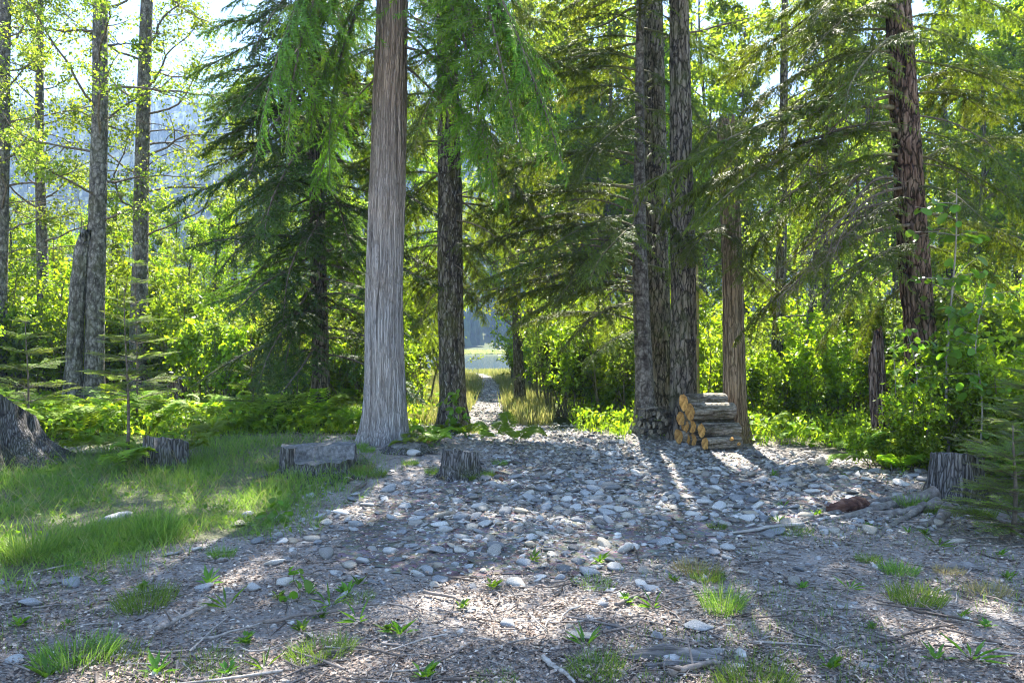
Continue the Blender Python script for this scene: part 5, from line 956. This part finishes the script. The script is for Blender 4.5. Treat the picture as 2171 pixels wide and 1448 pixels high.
def tuft_mesh(seed, n, h0, h1, rad, mt):
    rg2 = np.random.default_rng(seed); a = rg2.uniform(0, 6.28, n); q = rad * np.sqrt(rg2.uniform(0, 1, n)); p = np.stack([np.cos(a) * q, np.sin(a) * q * .8, -.01 + 0 * q], -1); b = a + rg2.normal(0, .6, n)
    D = norm(np.stack([np.cos(b) * rg2.uniform(.1, .8, n), np.sin(b) * rg2.uniform(.1, .8, n), np.ones(n)], -1)); S = norm(np.cross(D, rg2.normal(size=(n, 3)))); V, f = blades(p, D, S, rg2.uniform(h0, h1, n), .0042, rg2.uniform(.05, .45, n))
    return Geo().add(V, f, np.repeat(rg2.uniform(0, 1, n), 5)).mesh('grass_tuft', M[mt])
TUFT = [tuft_mesh(301, 330, .06, .17, .14, 'grass'), tuft_mesh(302, 420, .08, .2, .19, 'grass'), tuft_mesh(303, 260, .05, .12, .20, 'grass'), tuft_mesh(304, 300, .10, .26, .15, 'grass'), tuft_mesh(305, 260, .06, .15, .16, 'dry_grass')]
for px, py, v, s, lb in [(310, 1285, 1, 1.0, 'bushy grass tuft beside the flat cream stone'), (160, 1400, 1, .95, 'broad grass tuft beside the flat pale slab'), (240, 1385, 2, .9, 'sparse grass tuft at the foot of the broad one'), (680, 1390, 1, .85, 'bushy grass tuft below the long knotted stick'), (445, 1405, 2, .7, 'thin low grass tuft near the thick grey stick'),
                         (1265, 1428, 1, .8, 'green grass tuft touching the driftwood slab'), (1600, 1455, 1, .9, 'dense grass tuft right of the forked stick'), (1640, 1400, 2, .5, 'tiny grass tuft above the dense one'), (1530, 1295, 3, .95, 'tall arching grass tuft in the sunny patch'), (1480, 1215, 4, 1.1, 'dry yellow grass tuft by the flat stones'),
                         (1500, 1230, 0, .8, 'small green tuft growing out of the dry yellow grass'), (1260, 1240, 2, .8, 'sparse weed like grass tuft at the foot of the stony patch'), (1940, 1275, 1, 1.0, 'large green grass tuft below the bleached bark slab'), (1905, 1215, 0, .9, 'grass tuft between the stump roots and the bark slab'), (2095, 1260, 4, .9, 'dry grass tuft beneath the young fir'),
                         (1520, 1120, 0, .6, 'small tuft growing between the stones'), (1680, 1130, 2, .9, 'flattened tuft beside the straight pale branch'), (800, 1010, 3, .75, 'arching tuft on the cedar mound'), (870, 985, 0, .8, 'tuft beside the tan wedge shaped stone'), (330, 1140, 3, 1.4, 'thick dark green tuft right of the mossy boulder'), (70, 1180, 3, 1.5, 'thick overhanging tuft at the lawn edge'), (590, 1080, 3, .8, 'tuft at the corner of the lawn above the bark litter'),
                         (1840, 1190, 0, .6, 'small tuft between bare roots'), (1050, 1448, 2, .6, 'small tuft in the needle litter'), (760, 1270, 2, .6, 'wispy tuft among weeds'), (2010, 1215, 4, .6, 'wispy dry tuft at the bark slab'), (1060, 985, 0, .7, 'tuft behind the splintered orange wood chip'), (470, 1180, 0, .7, 'tuft hanging over the bark litter')]:
    q = G(px, py); t = obj('grass_tuft', TUFT[v], None, tuple(q)); t.rotation_euler = (0, 0, rg.uniform(0, 6)); t.scale = (s, s, s * rg.uniform(.85, 1.1)); tag(t, lb, 'grass tuft')
for k in range(16):          # tufts round the foot of the cedar and its neighbour
    a = rg.uniform(0, 6.28); c0 = (-1.82, 10.55, .50) if k < 10 else (-1.08, 13.6, .36); x9, y9 = c0[0] + math.cos(a) * c0[2] * rg.uniform(.95, 1.5), c0[1] + math.sin(a) * c0[2] * rg.uniform(.95, 1.4)
    o = obj('grass_tuft', TUFT[int(rg.integers(0, 5))], None, (x9, y9, Hs(x9, y9))); o.rotation_euler = (0, 0, a); o.scale = (rg.uniform(.5, .9),) * 3; nm9 = 'the large grey cedar' if k < 10 else 'the mossy dark hemlock'
    tag(o, 'small grass tuft growing against the foot of ' + nm9, 'grass tuft', 'tufts at the foot of ' + nm9)
for bx, by, br, nm9 in [(352, 990, .27, 'the dark split stump'), (664, 1005, .46, 'the low wide stepped stump'), (976, 1008, .25, 'the small upright stump'), (2028, 1080, .27, 'the stump with long bare roots'), (10, 1000, .6, 'the huge flared stump')]:
    c9 = G(bx, by)
    for k in range(9):
        a = rg.uniform(math.pi * .9, math.pi * 2.1); x9, y9 = c9[0] + math.cos(a) * br * rg.uniform(1.0, 1.35), c9[1] + .1 + math.sin(a) * br * rg.uniform(1.0, 1.35)
        o = obj('grass_tuft', TUFT[int(rg.integers(0, 5))], None, (x9, y9, Hs(x9, y9))); o.rotation_euler = (0, 0, a); o.scale = (rg.uniform(.45, .85),) * 3
        tag(o, 'small grass tuft growing against the foot of ' + nm9, 'grass tuft', 'tufts at the foot of ' + nm9)
for k in range(26):          # single long dry stalks over the lawn
    q = G(rg.uniform(-20, 420), rg.uniform(1010, 1120)); l = rg.uniform(.35, .75); a = rg.uniform(-1, 1); u = np.linspace(0, 1, 7); C = np.stack([np.sin(a) * u ** 1.6 * l * .7, rg.normal(0, .2) * u * l, l * (u - .25 * u ** 2)], -1); V, f = tubes(C, .0022 * (1 - .7 * u), 3)
    tag(obj('grass_stalk', Geo().add(V, f, .6).mesh('grass_stalk', M['dry_grass']), None, tuple(q)), 'long dry seed stalk arching over the lawn near the huge flared stump', 'grass stalk', 'dry stalks over the lawn')
def fern_mesh(seed, nf, L, rise):
    rg2 = np.random.default_rng(seed); g = Geo()
    for i in range(nf):
        a = i / nf * 6.28 + rg2.uniform(-.4, .4); l = L * rg2.uniform(.75, 1.15); u = np.linspace(0, 1, 9); e = np.array([math.cos(a), math.sin(a), 0]); hgt = rise * rg2.uniform(.8, 1.2)
        def ax(s): return e[None] * (l * s)[:, None] * .9 + np.array([[0, 0, 1.0]]) * (hgt * (1 - (1 - s) ** 2.2) - .35 * l * s ** 3)[:, None]
        V, f = tubes(ax(u), .004 * (1 - .7 * u), 3); g.add(V, f, .3); npn = 11; s = np.linspace(.30, .98, npn); pl = l * .36 * (1.0 - (s - .3) / .7) ** .8 + .02
        for sg in (1, -1):
            q = ax(s); t = norm(ax(s + .02) - ax(s - .02)); nb = norm(np.cross([[0, 0, 1.0]], t)) * sg; d2 = norm(nb * .9 + t * .45 + np.array([[0, 0, -.05]]) + rg2.normal(0, .06, (npn, 3)))
            m = 6; w = np.linspace(.12, 1, m); qq = (q[:, None] + d2[:, None] * (pl[:, None] * w)[..., None]).reshape(-1, 3); dd = np.repeat(d2, m, 0); ll = (pl[:, None] * (.42 * (1.12 - w))[None]).ravel() + .012
            for s2 in (1, -1):
                nn = norm(np.cross(np.array([[0, 0, 1.0]]), dd)) * s2; d3 = norm(nn * .85 + dd * .5 + rg2.normal(0, .07, dd.shape) + np.array([[0, 0, -.08]])); S = norm(np.cross(d3, [[0, 0, 1.0]])); V, f = blades(qq, d3, S, ll * 1.1, ll * .62, .15); g.add(V, f, np.repeat(np.clip(.3 + .5 * rg2.uniform(0, 1, len(qq)), 0, 1), 5))
    return g.mesh('fern', M['fern_leaf'])
FERN = [fern_mesh(401, 3, .62, .50), fern_mesh(402, 4, .66, .55), fern_mesh(403, 3, .70, .62), fern_mesh(404, 5, .5, .38)]
def fern(x, y, s, lb, gr=None): o = obj('bracken_fern', FERN[int(rg.integers(0, 4))], None, (x, y, Hs(x, y) - .01)); o.rotation_euler = (rg.normal(.12, .16), rg.normal(0, .16), rg.uniform(0, 6.28)); o.scale = (s,) * 3; tag(o, lb, 'fern', gr)
for i in range(160):
    d = rg.uniform(11.3, 18.5); px = rg.uniform(-330, 770) if i > 120 else rg.uniform(20, 770)
    if abs(px - 385) < 45 and d < 17.6: continue
    fern(xpx(px, d), d, rg.uniform(.65, 1.15), 'bracken fern in the sunlit bed in front of ' + mark(px), 'bracken in front of ' + mark(px))
for px, py in [(330, 985), (275, 1000), (400, 975), (235, 960), (180, 965)]: q = G(px, py); fern(q[0], q[1] - .1, .85, 'shaded bracken fern beside the dark split stump', 'ferns by the split stump')
for px, py in [(905, 935), (950, 928), (1000, 930), (1040, 940), (1090, 945), (880, 955), (930, 945)]: q = G(px, py); fern(q[0], q[1], .7, 'fern between the cedar and the small upright stump', 'ferns by the cedar')
for px, py in [(1860, 1000), (1900, 990), (1790, 960), (1930, 1010), (1700, 945), (1640, 935), (2090, 985)]: q = G(px, py); fern(q[0], q[1] + .2, .75, 'fern at the edge of the right hand thicket near the snag', 'ferns by the snag')
# young firs
def fir_branch_mesh(seed, L=.7, fine=.0065):
    rg2 = np.random.default_rng(seed); gw, gf = Geo(), Geo(); s = np.linspace(0, 1, 8); ax = np.stack([s * L, 0 * s, .06 * L * np.sin(s * 2.5)], -1); V, f = tubes(ax, .006 * (1 - .7 * s), 4); gw.add(V, f)
    lines = [(ax[1], ax[-1])]
    for i in range(9):
        u = .22 + .075 * i; p = np.array([u * L, 0, .06 * L * math.sin(u * 2.5)])
        for sg in (1, -1): l = L * .5 * (1.05 - u) * rg2.uniform(.8, 1.15); e = norm(np.array([.75, sg * .75, rg2.normal(0, .08)])); lines.append((p, p + e * l))
    for p0, p1 in lines:
        l = np.linalg.norm(p1 - p0); t = (p1 - p0) / l; V, f = tubes(np.stack([p0, (p0 + p1) / 2, p1]), np.array([.003, .0025, .0015]), 3); gw.add(V, f); n = max(6, int(l / fine))
        for sg in (1, -1):
            q = p0 + np.outer(np.linspace(.04, 1, n), p1 - p0); nb = norm(np.cross([0, 0, 1.0], t)) * sg; D = norm(nb[None] * .95 + t[None] * .45 + rg2.normal(0, .14, (n, 3)) + np.array([[0, 0, .12]])); S = norm(np.cross(D, [[0, 0, 1.0]]) + rg2.normal(0, .2, (n, 3)))
            V, f = blades(q, D, S, rg2.uniform(.022, .034, n), fine * .75, .05); gf.add(V, f, np.repeat(np.clip(rg2.normal(.4, .2, n) + .3 * np.linspace(0, 1, n), 0, 1), 5))
    return gw.mesh('fir_branch', M['twig']), gf.mesh('fir_needles', M['sapling_fir_leaf'])
FB = [fir_branch_mesh(501 + i) for i in range(3)]
def young_fir(loc, Ht, Lb, nw, label, z0=.12, seed=0, per=6, droop=-.05):
    rg2 = np.random.default_rng(seed); t = thing('young_fir', label, 'young fir', loc); u = np.linspace(0, 1, 12); V, f = tubes(np.stack([.02 * np.sin(u * 5), .015 * np.sin(u * 4 + 1), u * Ht], -1), .018 * (1 - u) + .004, 6); obj('stem', Geo().add(V, f).mesh('young_fir_stem', M['twig']), t)
    for i in range(nw):
        s = i / max(nw - 1, 1); z = Ht * (z0 + (.97 - z0) * s); l = Lb * (1 - s) ** .8 + .12
        for k in range(per):
            a = k / per * 6.28 + rg2.uniform(-.3, .3) + i; w, nd = FB[int(rg2.integers(0, 3))]; o = obj('branch', w, t); obj('needles', nd, o); o.location = (0, 0, z + rg2.normal(0, .02)); o.rotation_euler = (rg2.normal(0, .12), droop - .25 * s + rg2.normal(0, .08), a); ss = l / .7 * rg2.uniform(.75, 1.1); o.scale = (ss,) * 3
q = G(268, 988); young_fir(q, 2.2, .6, 7, 'slim young fir with bare lower stem rising beside the split stump', .42, 1)
young_fir((xpx(288, 13.2), 13.2, Hs(xpx(288, 13.2), 13.2)), 3.4, .85, 9, 'tallest young fir with tiered pale branches in front of the grove', .16, 2, 5)
young_fir((xpx(57, 12.8), 12.8, Hs(xpx(57, 12.8), 12.8)), 2.25, .95, 8, 'pale young fir with flat tiers behind the huge flared stump', .12, 3)
young_fir((xpx(535, 14.0), 14.0, Hs(xpx(535, 14.), 14.)), 1.5, .8, 6, 'small young fir in the bracken below the dark fir', .15, 4)
q = P(2150, 1150, 6.2); q[2] = Hs(q[0], q[1]); young_fir(q, .95, .55, 7, 'bushy young fir leaning over the stump at the edge of the clearing', .08, 5, 9)
q = P(2200, 1000, 7.2); q[2] = Hs(q[0], q[1]); young_fir(q, 1.5, .78, 10, 'taller young fir standing behind the bushy one', .10, 6, 9)
q = P(1960, 1000, 9.0); young_fir((xpx(2060, 8.6), 8.6, Hs(xpx(2060, 8.6), 8.6)), .9, .5, 5, 'knee high young fir just behind the stump with long roots', .15, 7, 6)
# saplings with big round leaves, every leaf its own piece
def leaf_piece():
    a = np.linspace(0, 2 * math.pi, 13)[:-1]; r = np.array([.42 + .10 * math.cos(t) + .06 * math.cos(2 * t) for t in a]); x = .5 + r * np.cos(a) * 1.15; y = r * np.sin(a) * 1.0; z = .22 * np.abs(y) - .12 * x ** 2
    V = np.concatenate([np.stack([x, y, z], -1), [[.5, 0, -.03]]]); k = np.arange(12); return Geo().add(V, [np.stack([k, (k + 1) % 12, 0 * k + 12], -1)], .5).mesh('round_leaf', M['sapling_leaf'])
LEAF = leaf_piece()
def sapling(name, label, base, line, nleaf, size, s0=.3, r=.018, spread=.35, matn='grey_stem', side=9, seed=0, cat='sapling'):
    rg2 = np.random.default_rng(seed); t = thing(name, label, cat, base); C = np.array(line, float) - np.array(base); s = np.linspace(0, 1, len(C)); u = np.linspace(0, 1, 16); A = np.stack([np.interp(u, s, C[:, k]) for k in range(3)], -1); A[:, 0] += .02 * np.sin(u * 9 + seed)
    V, f = tubes(A, r * (1 - .75 * u), 7); obj('stem', Geo().add(V, f, .5).mesh('sapling_stem', M[matn]), t); an = [A[int(15 * max(s0, .3)):]]
    for i in range(side):
        m = int(rg2.uniform(s0, .97) * 15); e = norm(np.array([rg2.normal(), rg2.normal() * .8, .35])); l = spread * rg2.uniform(.6, 1.3); w = np.linspace(0, 1, 6); tp = A[m] + np.outer(w * l, e) - np.outer(w ** 2 * l * .2, [0, 0, 1.]); V, f = tubes(tp, r * .3 * (1 - .6 * w), 4); obj('twig', Geo().add(V, f, .5).mesh('sapling_twig', M[matn]), t); an.append(tp[1:])
    an = np.concatenate(an)
    for i in range(nleaf):
        p = an[int(rg2.integers(0, len(an)))] + rg2.normal(0, .035, 3); o = obj('leaf', LEAF, t, tuple(p)); o.rotation_euler = (rg2.normal(0, .5), rg2.uniform(.0, .9), rg2.uniform(0, 6.28)); o.scale = (size * rg2.uniform(.6, 1.2),) * 3
def up_line(px0, py0, d, pts): return [P(px0, py0, d)] + [P(a, b, d + c) for a, b, c in pts]
b = P(2008, 992, 8.7); b[2] = Hs(b[0], b[1]); sapling('cottonwood_sapling', 'tall pale stemmed sapling with large round leaves behind the rooted stump', b, [b] + up_line(2006, 900, 8.7, [(2012, 760, 0), (2016, 640, 0), (2024, 500, -.1), (2030, 400, -.1)])[0:], 110, .115, .35, .022, .48, side=14, seed=1)
b = P(1945, 1005, 8.9); b[2] = Hs(b[0], b[1]); sapling('cottonwood_sapling', 'thin round leaved sapling in front of the leaning hemlock trunk', b, [b] + up_line(1946, 900, 8.9, [(1940, 780, 0), (1925, 690, 0)]), 70, .10, .25, .012, .36, side=11, seed=2)
b = P(1890, 995, 9.1); b[2] = Hs(b[0], b[1]); sapling('cottonwood_sapling', 'short round leaved sapling between the snag and the leaning hemlock', b, [b] + up_line(1895, 860, 9.1, [(1900, 700, 0)]), 50, .09, .25, .01, .34, side=9, seed=3)
b = P(2085, 1000, 8.2); b[2] = Hs(b[0], b[1]); sapling('cottonwood_sapling', 'leafy sapling rising behind the knee high young fir', b, [b] + up_line(2080, 880, 8.2, [(2070, 740, 0), (2090, 600, 0)]), 80, .10, .2, .012, .4, side=12, seed=4)
b = P(965, 925, 12.2); b[2] = Hs(b[0], b[1]); sapling('leafy_seedling', 'fresh green seedling growing at the foot of the mossy hemlock', b, [b] + up_line(962, 880, 12.2, [(968, 825, 0)]), 40, .15, .15, .008, .25, 'moss_twig', 7, 5, 'seedling')
b = G(630, 1275); sapling('leafy_seedling', 'tiny bare legged seedling with yellow green leaves beside the pale blue stone', b, [b, b + [.0, 0, .12], b + [-.03, 0, .24]], 16, .055, .1, .004, .10, 'moss_twig', 6, 6, 'seedling')
b = G(585, 1110); sapling('leafy_seedling', 'yellow green broad leaved herb at the lawn corner', b, [b, b + [.0, 0, .14], b + [.02, 0, .26]], 22, .085, .1, .004, .12, 'moss_twig', 6, 8, 'seedling')
# small weeds on the dirt
SPOTS = [(603, 1243, 'the smooth pale blue stone'), (62, 1288, 'the broad whitish stone'), (680, 1310, 'the long knotted stick'), (850, 1345, 'the bushy grass tuft by the knotted stick'), (430, 1254, 'the flat cream stone'), (1098, 1243, 'the black slate like stone'), (1440, 1200, 'the dry yellow grass tuft'),
         (1340, 1275, 'the brown broken stick'), (1230, 1357, 'the low buff slab'), (1950, 1130, 'the bare stump roots'), (2050, 1320, 'the long grey stick'), (1850, 1335, 'the thin dark stick'), (1700, 1100, 'the straight pale branch'), (100, 1420, 'the broad grass tuft'), (450, 1420, 'the thin low grass tuft'), (2120, 1200, 'the bushy young fir'), (1900, 1420, 'the flat pale slab'), (980, 1290, 'the short curved stick')]
def weed_mesh(seed, n, l, w):
    rg2 = np.random.default_rng(seed); a = rg2.uniform(0, 6.28, n); D = norm(np.stack([np.cos(a) * .8, np.sin(a) * .8, rg2.uniform(.2, 1.4, n)], -1)); p = D * rg2.uniform(0, .04, n)[:, None]; N = norm(np.stack([-np.cos(a) * .4, -np.sin(a) * .4, np.ones(n)], -1)); V, f = leaves(p, D, N, l * rg2.uniform(.6, 1.3, n), w, .2)
    return Geo().add(V, f, np.repeat(rg2.uniform(0, 1, n), 4)).mesh('weed', M['sapling_leaf'])
WEED = [weed_mesh(601, 12, .09, .022), weed_mesh(602, 22, .05, .024), weed_mesh(603, 8, .13, .014), weed_mesh(604, 30, .035, .02)]
for i, (px, py) in enumerate([(655, 1260), (735, 1262), (700, 1285), (680, 1310), (760, 1240), (640, 1340), (760, 1320), (825, 1340), (850, 1345), (590, 1270), (480, 1290), (520, 1365), (440, 1240), (1430, 1235), (1385, 1290), (1330, 1280), (1270, 1195), (1045, 1250), (1240, 1370), (1840, 1120), (1925, 1130), (1960, 1135), (1990, 1160), (2090, 1330), (2040, 1310), (1700, 1250), (1800, 1250), (1850, 1335), (1985, 1400), (1760, 1420), (1660, 1075), (1790, 1010), (1640, 1010), (1730, 1095), (1650, 1108), (140, 1330), (100, 1440), (40, 1330), (210, 1240), (300, 1250), (330, 1430), (900, 1440), (560, 1420), (480, 1430), (2120, 1180), (2140, 1230), (2060, 1400), (1560, 1060), (1130, 1190), (980, 1290)]):
    q = G(px, py); o = obj('weed', WEED[i % 4], None, tuple(q)); o.rotation_euler = (0, 0, rg.uniform(0, 6)); o.scale = (rg.uniform(.7, 1.3),) * 3
    near = min(SPOTS, key=lambda s: (s[0] - px) ** 2 + (2 * (s[1] - py)) ** 2)[2]
    tag(o, 'small fresh green weed sprouting beside ' + near, 'weed', 'weeds beside ' + near)
# ------------------------------------------------------------------ the air: one closed box of pale haze round everything
m, nn, ll, out = mat('haze'); pv = nn.new('ShaderNodeVolumePrincipled'); pv.inputs['Color'].default_value = (0.44, 0.60, 0.90, 1); pv.inputs['Density'].default_value = HAZE; pv.inputs['Anisotropy'].default_value = -0.3
ll.new(pv.outputs[0], out.inputs['Volume'])
x0, x1, y0, y1, z0, z1 = -1250, 1450, -60, 1400, -8, 440
V = [(x, y, z) for z in (z0, z1) for y in (y0, y1) for x in (x0, x1)]
hz = obj('haze', Geo().add(V, [[[0, 2, 3, 1], [4, 5, 7, 6], [0, 1, 5, 4], [2, 6, 7, 3], [0, 4, 6, 2], [1, 3, 7, 5]]]).mesh('haze', m, False)); tag(hz, 'pale blue haze in the air over the lake and mountain', 'haze', kind='stuff')
